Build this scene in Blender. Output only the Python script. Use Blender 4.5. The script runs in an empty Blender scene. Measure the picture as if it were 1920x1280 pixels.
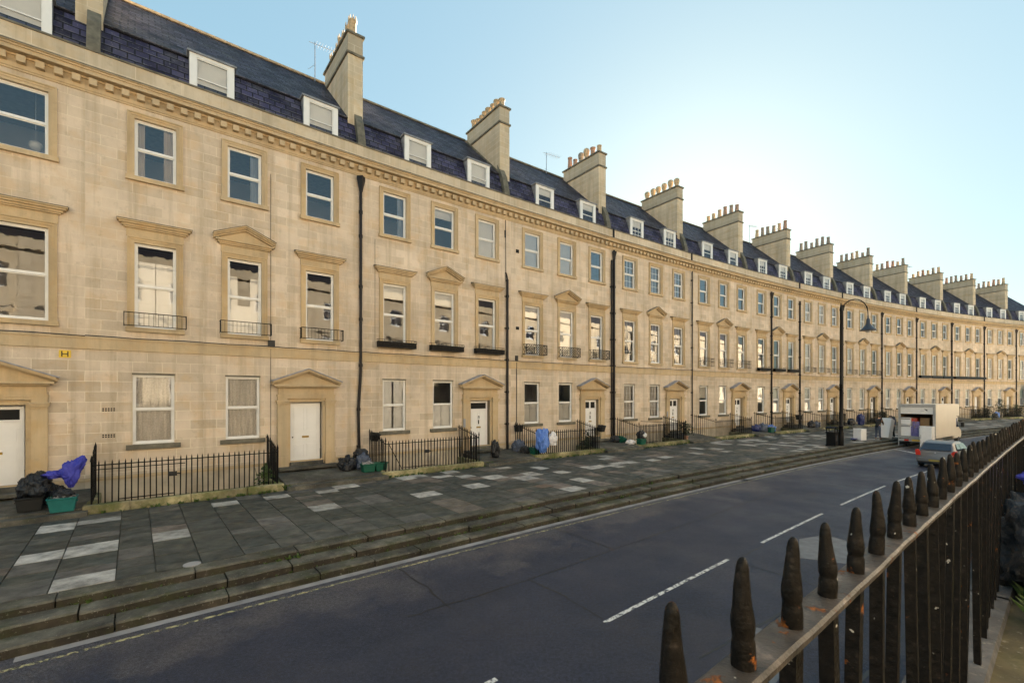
import bpy, bmesh, math, random
from mathutils import Vector, Matrix, Euler, noise
R = math.radians
random.seed(7)
scene = bpy.context.scene
C = scene.collection
# ------------------------------------------------------------ camera, sky, sun, exposure
EYE = 4.05
cam_d = bpy.data.cameras.new('camera'); cam = bpy.data.objects.new('camera', cam_d); C.objects.link(cam)
cam.location = (0, 0, EYE); cam.rotation_euler = (R(90), 0, 0)
cam_d.sensor_width = 36; cam_d.lens = 16.0; cam_d.shift_y = 99/1920; cam_d.clip_end = 3000; cam_d.clip_start = 0.05
scene.camera = cam
SUN_AZ, SUN_EL = 22.3, 17.0
world = bpy.data.worlds.new('World'); scene.world = world; world.use_nodes = True
wn = world.node_tree; bg = wn.nodes['Background']
sky = wn.nodes.new('ShaderNodeTexSky'); sky.sky_type = 'NISHITA'; sky.sun_disc = False
sky.sun_elevation = R(SUN_EL); sky.sun_rotation = R(SUN_AZ)
sky.air_density = 1.0; sky.dust_density = 0.6; sky.ozone_density = 1.5; sky.altitude = 100
gm = wn.nodes.new('ShaderNodeGamma'); gm.inputs[1].default_value = 0.30; wn.links.new(sky.outputs[0], gm.inputs[0])
hs = wn.nodes.new('ShaderNodeHueSaturation'); hs.inputs['Saturation'].default_value = 1.75; wn.links.new(gm.outputs[0], hs.inputs['Color'])
tn = wn.nodes.new('ShaderNodeMix'); tn.data_type = 'RGBA'; tn.blend_type = 'MULTIPLY'; tn.inputs[0].default_value = 1; tn.inputs[7].default_value = (.86,1.04,1.0,1); wn.links.new(hs.outputs[0], tn.inputs[6])
wn.links.new(tn.outputs[2], bg.inputs[0]); bg.inputs[1].default_value = 0.056
sd = bpy.data.lights.new('sun', 'SUN'); sd.energy = 5.0; sd.angle = R(0.5); sd.color = (1.0, .93, .82)
so = bpy.data.objects.new('sun', sd); C.objects.link(so)
sv = Vector((math.sin(R(SUN_AZ))*math.cos(R(SUN_EL)), math.cos(R(SUN_AZ))*math.cos(R(SUN_EL)), math.sin(R(SUN_EL))))
so.rotation_euler = sv.to_track_quat('Z', 'Y').to_euler(); so.location = (0, 0, 40)
scene.view_settings.view_transform = 'Standard'; scene.view_settings.look = 'None'
scene.view_settings.exposure = 3.36; scene.view_settings.gamma = 1
scene.render.engine = 'CYCLES'
scene.cycles.max_bounces = 7; scene.cycles.diffuse_bounces = 4; scene.cycles.transparent_max_bounces = 12

# ------------------------------------------------------------ street curve: s along the terrace, d out from its face
_S = [-60+0.1*i for i in range(2201)]
def _th(s):
    s = max(s, -20.0); return R(51.30016576+6.58999544*(s/50)+1.47775027*(s/50)**2)
_X = [0.0]; _Z = [0.0]
for s_ in _S[1:]:
    _X.append(_X[-1]+math.sin(_th(s_))*.1); _Z.append(_Z[-1]+math.cos(_th(s_))*.1)
_ox = -6.99554676-_X[600]; _oz = 20.87945961-_Z[600]
def P(s, d=0.0):
    k = (s+60)/.1; i = max(0, min(2199, int(k))); q = k-i
    x = _X[i]+(_X[i+1]-_X[i])*q+_ox; y = _Z[i]+(_Z[i+1]-_Z[i])*q+_oz; t = _th(s)
    return (x+d*math.cos(t), y-d*math.sin(t))
def P3(s, d, z): x, y = P(s, d); return (x, y, z)
def rz(s): return math.pi/2-_th(s)       # heading along the street

# ------------------------------------------------------------ object helpers
def tag(o, label=None, cat=None, group=None, kind=None):
    if label: o['label'] = label
    if cat: o['category'] = cat
    if group: o['group'] = group
    if kind: o['kind'] = kind
    return o
def empty(name, loc=(0,0,0), rot=0.0, label=None, cat=None, group=None):
    o = bpy.data.objects.new(name, None); C.objects.link(o); o.location = loc; o.rotation_euler = (0,0,rot)
    o.empty_display_size = .2
    return tag(o, label, cat, group)
def put(name, me, parent=None, loc=(0,0,0), rot=(0,0,0), scale=(1,1,1)):
    o = bpy.data.objects.new(name, me); C.objects.link(o); o.parent = parent
    o.location = loc; o.rotation_euler = rot; o.scale = scale
    return o
def copy_tree(o, parent=None):
    c = o.copy(); C.objects.link(c)
    if parent: c.parent = parent
    for ch in list(o.children): copy_tree(ch, c)
    return c
class MB:
    def __init__(s): s.v = []; s.f = []; s.m = []; s.uv = []; s.mi = 0
    def face(s, pts, uv=None):
        n = len(s.v); s.v += [tuple(p) for p in pts]; s.f.append(tuple(range(n, n+len(pts)))); s.m.append(s.mi)
        s.uv.append(uv if uv else [(0,0)]*len(pts))
    def box(s, x0,x1,y0,y1,z0,z1, skip=''):
        a=[(x0,y0,z0),(x1,y0,z0),(x1,y1,z0),(x0,y1,z0),(x0,y0,z1),(x1,y0,z1),(x1,y1,z1),(x0,y1,z1)]
        for k,q in (('b',(3,2,1,0)),('t',(4,5,6,7)),('f',(0,1,5,4)),('k',(2,3,7,6)),('l',(3,0,4,7)),('r',(1,2,6,5))):
            if k in skip: continue
            s.face([a[i] for i in q])
    def prism(s, poly, y0, y1, cap=True):      # poly in (x,z), counter-clockwise seen from -y
        n = len(poly)
        if cap:
            s.face([(x,y0,z) for x,z in poly]); s.face([(x,y1,z) for x,z in reversed(poly)])
        for i in range(n):
            (x0,z0),(x1,z1) = poly[i], poly[(i+1)%n]
            s.face([(x0,y0,z0),(x0,y1,z0),(x1,y1,z1),(x1,y0,z1)])
    def prismx(s, poly, x0, x1):               # poly in (y,z)
        n = len(poly)
        s.face([(x0,y,z) for y,z in reversed(poly)]); s.face([(x1,y,z) for y,z in poly])
        for i in range(n):
            (a,b),(c,d) = poly[i], poly[(i+1)%n]
            s.face([(x0,a,b),(x0,c,d),(x1,c,d),(x1,a,b)])
    def tube(s, path, r, n=8, cap=True):
        path = [Vector(p) for p in path]; rings = []
        for i, p in enumerate(path):
            t = (path[min(i+1,len(path)-1)]-path[max(i-1,0)]).normalized()
            u = t.cross(Vector((0,0,1)) if abs(t.z) < .9 else Vector((1,0,0))).normalized(); w = t.cross(u)
            rr = r[i] if isinstance(r, (list,tuple)) else r
            k = len(s.v); rings.append(k)
            s.v += [tuple(p+u*rr*math.cos(2*math.pi*j/n)+w*rr*math.sin(2*math.pi*j/n)) for j in range(n)]
        for a, b in zip(rings, rings[1:]):
            for j in range(n):
                s.f.append((a+j, a+(j+1)%n, b+(j+1)%n, b+j)); s.m.append(s.mi); s.uv.append([(0,0)]*4)
        if cap:
            s.f.append(tuple(rings[0]+j for j in reversed(range(n)))); s.m.append(s.mi); s.uv.append([(0,0)]*n)
            s.f.append(tuple(rings[-1]+j for j in range(n))); s.m.append(s.mi); s.uv.append([(0,0)]*n)
    def lathe(s, prof, n=16, c=(0,0,0), sq=None):
        s.tube([(c[0],c[1],c[2]+z) for r,z in prof], [r for r,z in prof], n)
    def mesh(s, name, mats, smooth=False, weld=False, bevel=0):
        me = bpy.data.meshes.new(name); me.from_pydata(s.v, [], s.f)
        if not isinstance(mats, (list,tuple)): mats = [mats]
        for m in mats: me.materials.append(m)
        me.polygons.foreach_set('material_index', s.m)
        if any(any(q != (0,0) for q in u) for u in s.uv):
            ul = me.uv_layers.new(name='UVMap'); flat = [c for u in s.uv for q in u for c in q]; ul.data.foreach_set('uv', flat)
        if weld or bevel:
            bm = bmesh.new(); bm.from_mesh(me); bmesh.ops.remove_doubles(bm, verts=bm.verts, dist=1e-4)
            if bevel:
                bmesh.ops.bevel(bm, geom=[e for e in bm.edges if len(e.link_faces)==2 and e.calc_face_angle(0) > .5], offset=bevel, segments=1, affect='EDGES')
            bmesh.ops.recalc_face_normals(bm, faces=bm.faces); bm.to_mesh(me); bm.free()
        if smooth:
            me.polygons.foreach_set('use_smooth', [True]*len(me.polygons))
            if smooth != 'all': me.set_sharp_from_angle(angle=R(40))
        me.update(); return me
    def obj(s, name, mats, parent=None, loc=(0,0,0), rot=(0,0,0), **k):
        return put(name, s.mesh(name, mats, **k), parent, loc, rot)

# ------------------------------------------------------------ materials
def mat(name):
    m = bpy.data.materials.new(name); m.use_nodes = True; nt = m.node_tree
    return m, nt, nt.nodes['Principled BSDF']
def N(nt, t, **k):
    n = nt.nodes.new(t)
    for a, b in k.items():
        if a in n.inputs.keys() if isinstance(a, str) and a[0].isupper() else False: n.inputs[a].default_value = b
        else: setattr(n, a, b)
    return n
def noise_n(nt, vec, scale, detail=4, rough=.55):
    n = nt.nodes.new('ShaderNodeTexNoise'); n.inputs['Scale'].default_value = scale; n.inputs['Detail'].default_value = detail
    n.inputs['Roughness'].default_value = rough
    if vec is not None: nt.links.new(vec, n.inputs['Vector'])
    return n.outputs['Fac']
def ramp(nt, fac, stops):
    n = nt.nodes.new('ShaderNodeValToRGB'); e = n.color_ramp.elements
    while len(e) < len(stops): e.new(.5)
    for i, (p, c) in enumerate(stops):
        e[i].position = p; e[i].color = (c, c, c, 1) if isinstance(c, (int, float)) else (*c, 1)
    nt.links.new(fac, n.inputs[0]); return n.outputs[0]
def mixc(nt, fac, a, b, mode='MIX'):
    n = nt.nodes.new('ShaderNodeMix'); n.data_type = 'RGBA'; n.blend_type = mode
    for sock, v in ((n.inputs[0], fac), (n.inputs[6], a), (n.inputs[7], b)):
        if isinstance(v, (int, float)): sock.default_value = v
        elif isinstance(v, tuple): sock.default_value = (*v, 1)
        else: nt.links.new(v, sock)
    return n.outputs[2]
def math_n(nt, op, a, b=0.0):
    n = nt.nodes.new('ShaderNodeMath'); n.operation = op
    for sock, v in ((n.inputs[0], a), (n.inputs[1], b)):
        if isinstance(v, (int, float)): sock.default_value = v
        else: nt.links.new(v, sock)
    return n.outputs[0]
def coords(nt, kind='Object', scale=(1,1,1), rot=(0,0,0)):
    t = nt.nodes.new('ShaderNodeTexCoord'); m = nt.nodes.new('ShaderNodeMapping')
    m.inputs['Scale'].default_value = scale; m.inputs['Rotation'].default_value = rot
    nt.links.new(t.outputs[kind], m.inputs[0]); return m.outputs[0]
def bump(nt, bs, h, strength=.3, dist=.01):
    n = nt.nodes.new('ShaderNodeBump'); n.inputs['Strength'].default_value = strength; n.inputs['Distance'].default_value = dist
    nt.links.new(h, n.inputs['Height']); nt.links.new(n.outputs[0], bs.inputs['Normal'])
def sep(nt, v):
    n = nt.nodes.new('ShaderNodeSeparateXYZ'); nt.links.new(v, n.inputs[0]); return n.outputs
def comb(nt, x, y, z=0.0):
    n = nt.nodes.new('ShaderNodeCombineXYZ')
    for i, v in enumerate((x, y, z)):
        if isinstance(v, (int, float)): n.inputs[i].default_value = v
        else: nt.links.new(v, n.inputs[i])
    return n.outputs[0]
def geo_up(nt):
    g = nt.nodes.new('ShaderNodeNewGeometry'); return sep(nt, g.outputs['Normal'])[2]
def ao_free_position(nt):
    return nt.nodes.new('ShaderNodeNewGeometry').outputs['Position']

def simple(name, col, rough=.5, metal=0.0, var=0.0, vscale=6.0, bmp=0.0, spec=.5):
    m, nt, b = mat(name); b.inputs['Roughness'].default_value = rough; b.inputs['Metallic'].default_value = metal
    b.inputs['Specular IOR Level'].default_value = spec
    v = coords(nt)
    if var:
        n = noise_n(nt, v, vscale, 5); d = tuple(c*(1-var) for c in col); l = tuple(min(1, c*(1+var*.6)) for c in col)
        nt.links.new(ramp(nt, n, [(.3, d), (.7, l)]), b.inputs['Base Color'])
    else: b.inputs['Base Color'].default_value = (*col, 1)
    if bmp: bump(nt, b, noise_n(nt, v, vscale*4, 4), bmp)
    return m

def stone_wall(name, base=(.65,.535,.42), ashlar=True, bw=.82, bh=.345, paint=True):
    m, nt, b = mat(name); b.inputs['Roughness'].default_value = .85; b.inputs['Specular IOR Level'].default_value = .25
    v = coords(nt); x, y, z = sep(nt, v)
    info = nt.nodes.new('ShaderNodeObjectInfo'); rnd = info.outputs['Random']
    off = math_n(nt, 'MULTIPLY', rnd, 37.0)
    vo = nt.nodes.new('ShaderNodeVectorMath'); vo.operation = 'ADD'; nt.links.new(v, vo.inputs[0]); nt.links.new(comb(nt, off, off, off), vo.inputs[1]); vv = vo.outputs[0]
    dk = tuple(c*.76 for c in base); lt = tuple(min(1, c*1.16) for c in base)
    gold = (base[0]*.98, base[1]*.86, base[2]*.68)
    col = ramp(nt, noise_n(nt, vv, .55, 6, .6), [(.3, dk), (.5, base), (.72, lt)])
    g = ramp(nt, noise_n(nt, vv, 1.7, 4), [(.5, 0.0), (.68, .6)])
    col = mixc(nt, g, col, gold)
    # house tone
    col = mixc(nt, math_n(nt, 'MULTIPLY', rnd, .3), col, (.52,.44,.33))
    if ashlar:
        br = nt.nodes.new('ShaderNodeTexBrick'); br.inputs['Scale'].default_value = 1; br.inputs['Brick Width'].default_value = bw
        br.inputs['Row Height'].default_value = bh; br.inputs['Mortar Size'].default_value = .011; br.inputs['Mortar Smooth'].default_value = .4
        br.inputs['Color1'].default_value = (0,0,0,1); br.inputs['Color2'].default_value = (1,1,1,1); br.inputs['Mortar'].default_value = (.5,.5,.5,1)
        # wavy joints
        wob = noise_n(nt, vv, 1.2, 2)
        nt.links.new(comb(nt, math_n(nt,'ADD',x,math_n(nt,'MULTIPLY',wob,.05)), z), br.inputs['Vector'])
        tone = mixc(nt, 1.0, col, ramp(nt, br.outputs['Color'], [(0, (.82,.81,.78)), (.35, (.95,.95,.94)), (.8, (1.04,1.04,1.05)), (1, (1.17,1.18,1.21))]), 'MULTIPLY')
        # only the barest, least repointed areas show bold joints
        show = ramp(nt, noise_n(nt, vv, .35, 2), [(.36, .4), (.6, 1.0)])
        lowz = nt.nodes.new('ShaderNodeMapRange'); lowz.inputs[1].default_value = 5.4; lowz.inputs[2].default_value = 6.6; lowz.inputs[3].default_value = 1; lowz.inputs[4].default_value = .75
        nt.links.new(z, lowz.inputs[0]); show = math_n(nt, 'MULTIPLY', show, lowz.outputs[0])
        col = mixc(nt, show, col, tone)
        col = mixc(nt, math_n(nt, 'MULTIPLY', math_n(nt, 'MULTIPLY', br.outputs['Fac'], show), .95), col, (.78,.69,.54))
    # dirt runs
    run = ramp(nt, noise_n(nt, coords(nt, scale=(2.6, 2.6, .16)), 1.0, 5, .65), [(.49, 0.0), (.74, .65)])
    col = mixc(nt, run, col, (.36,.285,.19))
    grime = ramp(nt, noise_n(nt, vv, 3.5, 8, .7), [(.55, 0.0), (.78, .5)])
    col = mixc(nt, grime, col, (.30,.24,.165))
    if paint:
        pm = nt.nodes.new('ShaderNodeMath'); pm.operation = 'LESS_THAN'; pm.inputs[1].default_value = 1.18; nt.links.new(z, pm.inputs[0])
        cream = ramp(nt, noise_n(nt, vv, 1.3, 6), [(.3, (.42,.35,.26)), (.65, (.66,.56,.42))])
        col = mixc(nt, pm.outputs[0], col, cream)
    up = ramp(nt, geo_up(nt), [(.4, 0.0), (.7, 1.0)])
    lich = ramp(nt, noise_n(nt, vv, 4, 6), [(.35, (.10,.10,.085)), (.7, (.26,.25,.20))])
    col = mixc(nt, up, col, lich)
    nt.links.new(col, b.inputs['Base Color'])
    h = math_n(nt, 'ADD', noise_n(nt, vv, 14, 6, .65), math_n(nt, 'MULTIPLY', noise_n(nt, vv, 2.2, 3), 1.5))
    bump(nt, b, h, .35, .012)
    return m
M = {}
M['wall'] = stone_wall('bath_stone_ashlar')
M['trim'] = stone_wall('bath_stone_dressed', base=(.56,.42,.25), ashlar=False, paint=False)
M['parapet'] = stone_wall('bath_stone_parapet', base=(.57,.485,.37), ashlar=True, bw=1.3, bh=.6, paint=False)
M['chimney'] = stone_wall('bath_stone_chimney', base=(.60,.50,.365), ashlar=True, bw=.7, bh=.32, paint=False)
M['chimney_dirty'] = stone_wall('sooty_stone', base=(.43,.37,.28), ashlar=True, bw=.9, bh=.4, paint=False)
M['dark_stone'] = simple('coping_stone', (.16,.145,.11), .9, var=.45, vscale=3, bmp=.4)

def slate(name, rowh, bw, base, lo, moss):
    m, nt, b = mat(name); b.inputs['Roughness'].default_value = .6; b.inputs['Specular IOR Level'].default_value = .12
    v = coords(nt, 'UV')
    br = nt.nodes.new('ShaderNodeTexBrick'); br.inputs['Scale'].default_value = 1; br.inputs['Brick Width'].default_value = bw
    br.inputs['Row Height'].default_value = rowh; br.inputs['Mortar Size'].default_value = .022; br.inputs['Mortar Smooth'].default_value = .3
    br.inputs['Color1'].default_value = (0,0,0,1); br.inputs['Color2'].default_value = (1,1,1,1); br.inputs['Mortar'].default_value = (0,0,0,1)
    nt.links.new(v, br.inputs['Vector'])
    col = ramp(nt, br.outputs['Color'], [(0, lo), (.5, base), (1, tuple(c*1.75 for c in base))])
    wn_ = noise_n(nt, v, .8, 6, .7)
    col = mixc(nt, ramp(nt, wn_, [(.45, 0.0), (.75, .6)]), col, (.17,.165,.18))
    col = mixc(nt, ramp(nt, noise_n(nt, v, .5, 5), [(.52+.2*(1-moss), 0.0), (.75+.2*(1-moss), .8)]), col, (.13,.125,.06))
    spot = ramp(nt, noise_n(nt, v, 9, 4), [(.62, 0.0), (.72, .5)])
    col = mixc(nt, spot, col, (.30,.29,.28))
    col = mixc(nt, br.outputs['Fac'], col, (.02,.02,.025))
    xx_, yy_, zz_ = sep(nt, v); fr0 = math_n(nt, 'FRACT', math_n(nt, 'DIVIDE', yy_, rowh))
    edge = math_n(nt, 'MULTIPLY', ramp(nt, fr0, [(.10, 0.0), (.16, 1.0), (.26, 0.0)]), ramp(nt, noise_n(nt, v, 3.0, 3), [(.40, 0.0), (.6, .75)]))
    col = mixc(nt, edge, col, (.20,.19,.19))  # highlight caught by the course edges, painted into the colour
    nt.links.new(col, b.inputs['Base Color'])
    # each course overlaps the one below: saw-tooth height
    x, y, z = sep(nt, v)
    fr = math_n(nt, 'FRACT', math_n(nt, 'DIVIDE', y, rowh))
    h = math_n(nt, 'SUBTRACT', math_n(nt, 'MULTIPLY', math_n(nt, 'SUBTRACT', 1.0, fr), .8), math_n(nt, 'MULTIPLY', br.outputs['Fac'], 1.0))
    h = math_n(nt, 'ADD', h, math_n(nt, 'MULTIPLY', br.outputs['Color'], .6))
    h = math_n(nt, 'ADD', h, math_n(nt, 'MULTIPLY', noise_n(nt, v, 12, 4), .4))
    bump(nt, b, h, 1.0, .04)
    return m
M['slate_low'] = slate('purple_slate', .28, .42, (.040,.038,.075), (.012,.011,.028), .3)
M['slate_up'] = slate('grey_slate', .30, .42, (.036,.032,.050), (.008,.007,.012), .6)
M['white'] = simple('white_paint', (.80,.79,.77), .35, var=.05, vscale=3)
M['whitedoor'] = simple('white_door_paint', (.82,.81,.80), .3, var=.04, vscale=2)
M['lead'] = simple('lead_sheet', (.24,.25,.27), .5, var=.35, vscale=3, bmp=.2)
M['leadcap'] = simple('lead_flashing', (.30,.30,.33), .45, var=.4, vscale=5, bmp=.2)
M['iron'] = simple('black_iron', (.006,.006,.007), .45, var=.4, vscale=12, bmp=.15, spec=.15)
M['pipe'] = simple('cast_iron_pipe', (.013,.010,.011), .45, var=.5, vscale=5, bmp=.15, spec=.3)
M['black'] = simple('black_rubber', (.012,.012,.013), .6)
M['brass'] = simple('brass', (.42,.28,.08), .35, .9, var=.3)
M['room'] = simple('room_plaster', (.66,.64,.66), .9, var=.1, vscale=1)
M['floorb'] = simple('floorboards', (.14,.09,.05), .6, var=.3)
M['cable'] = simple('black_cable', (.02,.02,.02), .6)
M['grey'] = simple('grey_plastic', (.3,.3,.31), .5)
M['aerial'] = simple('aluminium', (.45,.46,.48), .4, .7)
M['pot_buff'] = simple('buff_terracotta', (.50,.37,.23), .85, var=.35, vscale=7, bmp=.3)
M['pot_red'] = simple('red_terracotta', (.38,.23,.16), .85, var=.3, vscale=7, bmp=.3)
M['pot_grey'] = simple('sooty_terracotta', (.28,.235,.19), .85, var=.35, vscale=7, bmp=.3)
M['yellow'] = simple('yellow_enamel', (.75,.50,.03), .4)
M['darkhole'] = simple('dark_opening', (.01,.01,.01), .9)
M['lampshade'] = simple('paper_lampshade', (.75,.74,.70), .6)

def glass(name='window_glass', wob=.0016, ior=1.68):
    m, nt, b = mat(name); nt.nodes.remove(b); out = nt.nodes['Material Output']
    tr = nt.nodes.new('ShaderNodeBsdfTransparent'); tr.inputs[0].default_value = (.95,.96,.97,1)
    gl = nt.nodes.new('ShaderNodeBsdfGlossy'); gl.inputs['Roughness'].default_value = .01; gl.inputs['Color'].default_value = (.97,.98,1,1)
    fr = nt.nodes.new('ShaderNodeFresnel'); fr.inputs[0].default_value = ior
    mx = nt.nodes.new('ShaderNodeMixShader'); v = coords(nt)
    bp = nt.nodes.new('ShaderNodeBump'); bp.inputs['Strength'].default_value = 1; bp.inputs['Distance'].default_value = wob
    nt.links.new(noise_n(nt, v, 1.6, 2), bp.inputs['Height']); nt.links.new(bp.outputs[0], gl.inputs['Normal'])
    nt.links.new(fr.outputs[0], mx.inputs[0]); nt.links.new(tr.outputs[0], mx.inputs[1]); nt.links.new(gl.outputs[0], mx.inputs[2])
    nt.links.new(mx.outputs[0], out.inputs[0]); return m
M['glass'] = glass(); M['glass_up'] = glass('upper_window_glass', .0016, 2.1)
M['carglass'] = simple('tinted_car_glass', (.015,.02,.035), .04, spec=.8)

def curtain(name, col, sx, rough=.9, pattern=False):
    m, nt, b = mat(name); b.inputs['Roughness'].default_value = rough; v = coords(nt)
    n = noise_n(nt, coords(nt, scale=(sx,1,.3)), 2, 3)
    c = ramp(nt, n, [(.3, tuple(q*.72 for q in col)), (.7, col)])
    if pattern:
        p = ramp(nt, noise_n(nt, v, 22, 3), [(.45, (1,1,1)), (.6, (.84,.83,.82))]); c = mixc(nt, 1.0, c, p, 'MULTIPLY')
    nt.links.new(c, b.inputs['Base Color']); return m
M['net'] = curtain('lace_net_curtain', (.80,.76,.72), 5, pattern=True)
M['drape'] = curtain('cream_curtain', (.62,.52,.42), 8)
M['blind'] = simple('white_roller_blind', (.74,.73,.70), .8, var=.05, vscale=2)
M['shutter'] = simple('white_shutter_paint', (.80,.80,.80), .45, var=.05, vscale=2)
M['blue_drape'] = curtain('grey_blue_curtain', (.35,.40,.48), 8)

def moss_stone(name, base=(.13,.115,.085), green=(.075,.085,.025), gm=.5, lo=(.05,.045,.035)):
    m, nt, b = mat(name); b.inputs['Roughness'].default_value = .85; v = ao_free_position(nt)
    col = ramp(nt, noise_n(nt, v, 1.1, 6, .65), [(.36, lo), (.52, base), (.68, tuple(c*2.1 for c in base))])
    g = ramp(nt, noise_n(nt, v, 1.9, 6, .7), [(.62-gm*.25, 0.0), (.74-gm*.15, .85)])
    col = mixc(nt, g, col, green)
    s = ramp(nt, noise_n(nt, v, 18, 4, .7), [(.6, 0.0), (.72, .6)])
    col = mixc(nt, s, col, (.33,.31,.26))
    nt.links.new(col, b.inputs['Base Color']); bump(nt, b, noise_n(nt, v, 9, 8, .7), .7, .03); return m
M['kerbstone'] = moss_stone('mossy_shaded_kerb_stone', base=(.030,.025,.018), green=(.028,.032,.010), gm=.6, lo=(.010,.008,.006))  # risers: moss, plus the shade on upright faces painted into the colour
M['tread'] = moss_stone('trodden_lit_kerb_stone', base=(.085,.078,.060), green=(.040,.046,.018), gm=.55, lo=(.024,.021,.016))  # treads: trodden stone, painted lighter as the lit upper faces
M['plinth'] = moss_stone('mossy_area_kerb', base=(.26,.225,.13), green=(.11,.125,.03), gm=.85, lo=(.10,.09,.05))
M['slabstone'] = moss_stone('dark_flagstone', base=(.085,.080,.066), green=(.05,.055,.03), gm=.4, lo=(.045,.042,.036))
M['pit'] = moss_stone('damp_area_wall', base=(.17,.15,.11), green=(.05,.07,.02), gm=.6)

def paving():
    m, nt, b = mat('york_stone_paving'); b.inputs['Roughness'].default_value = .7; v = ao_free_position(nt)
    a = nt.nodes.new('ShaderNodeAttribute'); a.attribute_name = 'tone'
    n = ramp(nt, noise_n(nt, v, 2.4, 8, .72), [(.36, .45), (.66, 1.45)])
    col = mixc(nt, 1.0, a.outputs['Color'], n, 'MULTIPLY')
    g = ramp(nt, noise_n(nt, v, .45, 4), [(.45, 0.0), (.7, .42)])
    col = mixc(nt, g, col, (.04,.048,.032))
    sp = ramp(nt, noise_n(nt, v, 30, 3), [(.66, 0.0), (.74, .35)]); col = mixc(nt, sp, col, (.30,.29,.26))
    nt.links.new(col, b.inputs['Base Color']); nt.links.new(ramp(nt, noise_n(nt, v, 2.2, 4), [(.3, .45), (.7, .85)]), b.inputs['Roughness'])
    bump(nt, b, noise_n(nt, v, 7, 7, .65), .4, .02); return m
M['paving'] = paving()
def asphalt():
    m, nt, b = mat('worn_asphalt'); v = ao_free_position(nt); uv = coords(nt, 'UV')
    col = ramp(nt, noise_n(nt, uv, .35, 5, .6), [(.3, (.011,.015,.031)), (.7, (.021,.026,.048))])
    x, y, z = sep(nt, uv)
    # dusty brown margin beside the kerb
    mr = nt.nodes.new('ShaderNodeMapRange'); mr.inputs[1].default_value = 10.5; mr.inputs[2].default_value = 13.6; mr.inputs[3].default_value = .30; mr.inputs[4].default_value = -.10
    nt.links.new(y, mr.inputs[0])
    dn = math_n(nt, 'ADD', noise_n(nt, uv, .55, 6, .65), mr.outputs[0])
    col = mixc(nt, ramp(nt, dn, [(.60, 0.0), (.76, .6)]), col, (.085,.076,.078))
    agg = ramp(nt, noise_n(nt, v, 55, 3, .8), [(.38, .35), (.64, 2.0)])
    col = mixc(nt, 1.0, col, agg, 'MULTIPLY')
    col = mixc(nt, 1.0, col, ramp(nt, noise_n(nt, v, 15, 5, .75), [(.38, .55), (.62, 1.55)]), 'MULTIPLY')
    lp = ramp(nt, noise_n(nt, v, 26, 2), [(.74, 0.0), (.78, .6)]); col = mixc(nt, lp, col, (.25,.26,.28))
    # wheel-polished tracks
    tr = ramp(nt, noise_n(nt, coords(nt, 'UV', scale=(.05, .9, 1)), 1.0, 3), [(.5, 0.0), (.7, .25)]); col = mixc(nt, tr, col, (.05,.053,.075))
    nt.links.new(col, b.inputs['Base Color'])
    nt.links.new(ramp(nt, noise_n(nt, uv, .5, 4), [(.3, .42), (.7, .7)]), b.inputs['Roughness'])
    bump(nt, b, noise_n(nt, v, 60, 3, .8), .9, .02); return m
M['asphalt'] = asphalt()
def worn_paint(name, col, hole=.5, dens=.62):
    m, nt, b = mat(name); v = ao_free_position(nt); b.inputs['Base Color'].default_value = (*col, 1); b.inputs['Roughness'].default_value = .6
    tr = nt.nodes.new('ShaderNodeBsdfTransparent'); mx = nt.nodes.new('ShaderNodeMixShader')
    f = ramp(nt, noise_n(nt, v, 9, 8, .8), [(dens-.03, 1.0), (dens+.02, 0.0)])
    nt.links.new(f, mx.inputs[0]); nt.links.new(tr.outputs[0], mx.inputs[1]); nt.links.new(b.outputs[0], mx.inputs[2])
    nt.links.new(mx.outputs[0], nt.nodes['Material Output'].inputs[0]); return m
M['wpaint'] = worn_paint('worn_white_road_paint', (.60,.61,.60), dens=.535)
M['ypaint'] = worn_paint('worn_yellow_road_paint', (.42,.38,.20), dens=.50)
M['channel'] = simple('pale_gutter_setts', (.29,.275,.27), .7, var=.3, vscale=2, bmp=.3)
M['patch'] = simple('pale_asphalt_patch', (.15,.155,.165), .65, var=.3, vscale=4, bmp=.3)
M['tar'] = simple('tar_seal', (.012,.012,.014), .5)

def rusty(nm='old_black_paint_with_rust', thr=.63, k=1.0):
    m, nt, b = mat(nm); v = ao_free_position(nt); b.inputs['Specular IOR Level'].default_value = .14 if k == 1 else .3
    nx_, ny_, nz_ = sep(nt, v); joint = ramp(nt, math_n(nt, 'ABSOLUTE', math_n(nt, 'SUBTRACT', nz_, EYE-.485)), [(.0, .075), (.045, 0.0)])
    n = math_n(nt, 'ADD', noise_n(nt, v, 14, 7, .7), joint if k == 1 else 0.0); r = ramp(nt, n, [(thr, 0.0), (thr+.05, 1.0)])
    base = ramp(nt, noise_n(nt, v, 40 if k == 1 else 12, 5), [(.3, (.006*k,.0055*k,.005*k)), (.62, (.014*k,.012*k,.0105*k)), (.8, (.05*k,.04*k,.034*k))])
    col = mixc(nt, r, base, ramp(nt, noise_n(nt, v, 60, 4), [(.3, (.10,.030,.008)), (.7, (.34,.12,.03))]))
    chip = ramp(nt, noise_n(nt, v, 33, 3, .5), [(.71, 0.0), (.73, 1.0)]); col = mixc(nt, chip, col, (.42,.40,.36))
    nt.links.new(col, b.inputs['Base Color']); nt.links.new(ramp(nt, r, [(0, .42), (1, .85)]), b.inputs['Roughness'])
    h = math_n(nt, 'ADD', noise_n(nt, v, 45, 5, .6), math_n(nt, 'MULTIPLY', r, -.4)); bump(nt, b, h, .8, .006); return m
M['rusty'] = rusty()
M['railtop'] = rusty('worn_skylit_rail_paint', .60, 5.5)  # worn paint, base lightened to carry the sky's reflection on the rail
M['coping'] = moss_stone('pale_coping', base=(.085,.085,.088), green=(.06,.06,.03), gm=.3, lo=(.045,.045,.045))
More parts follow.
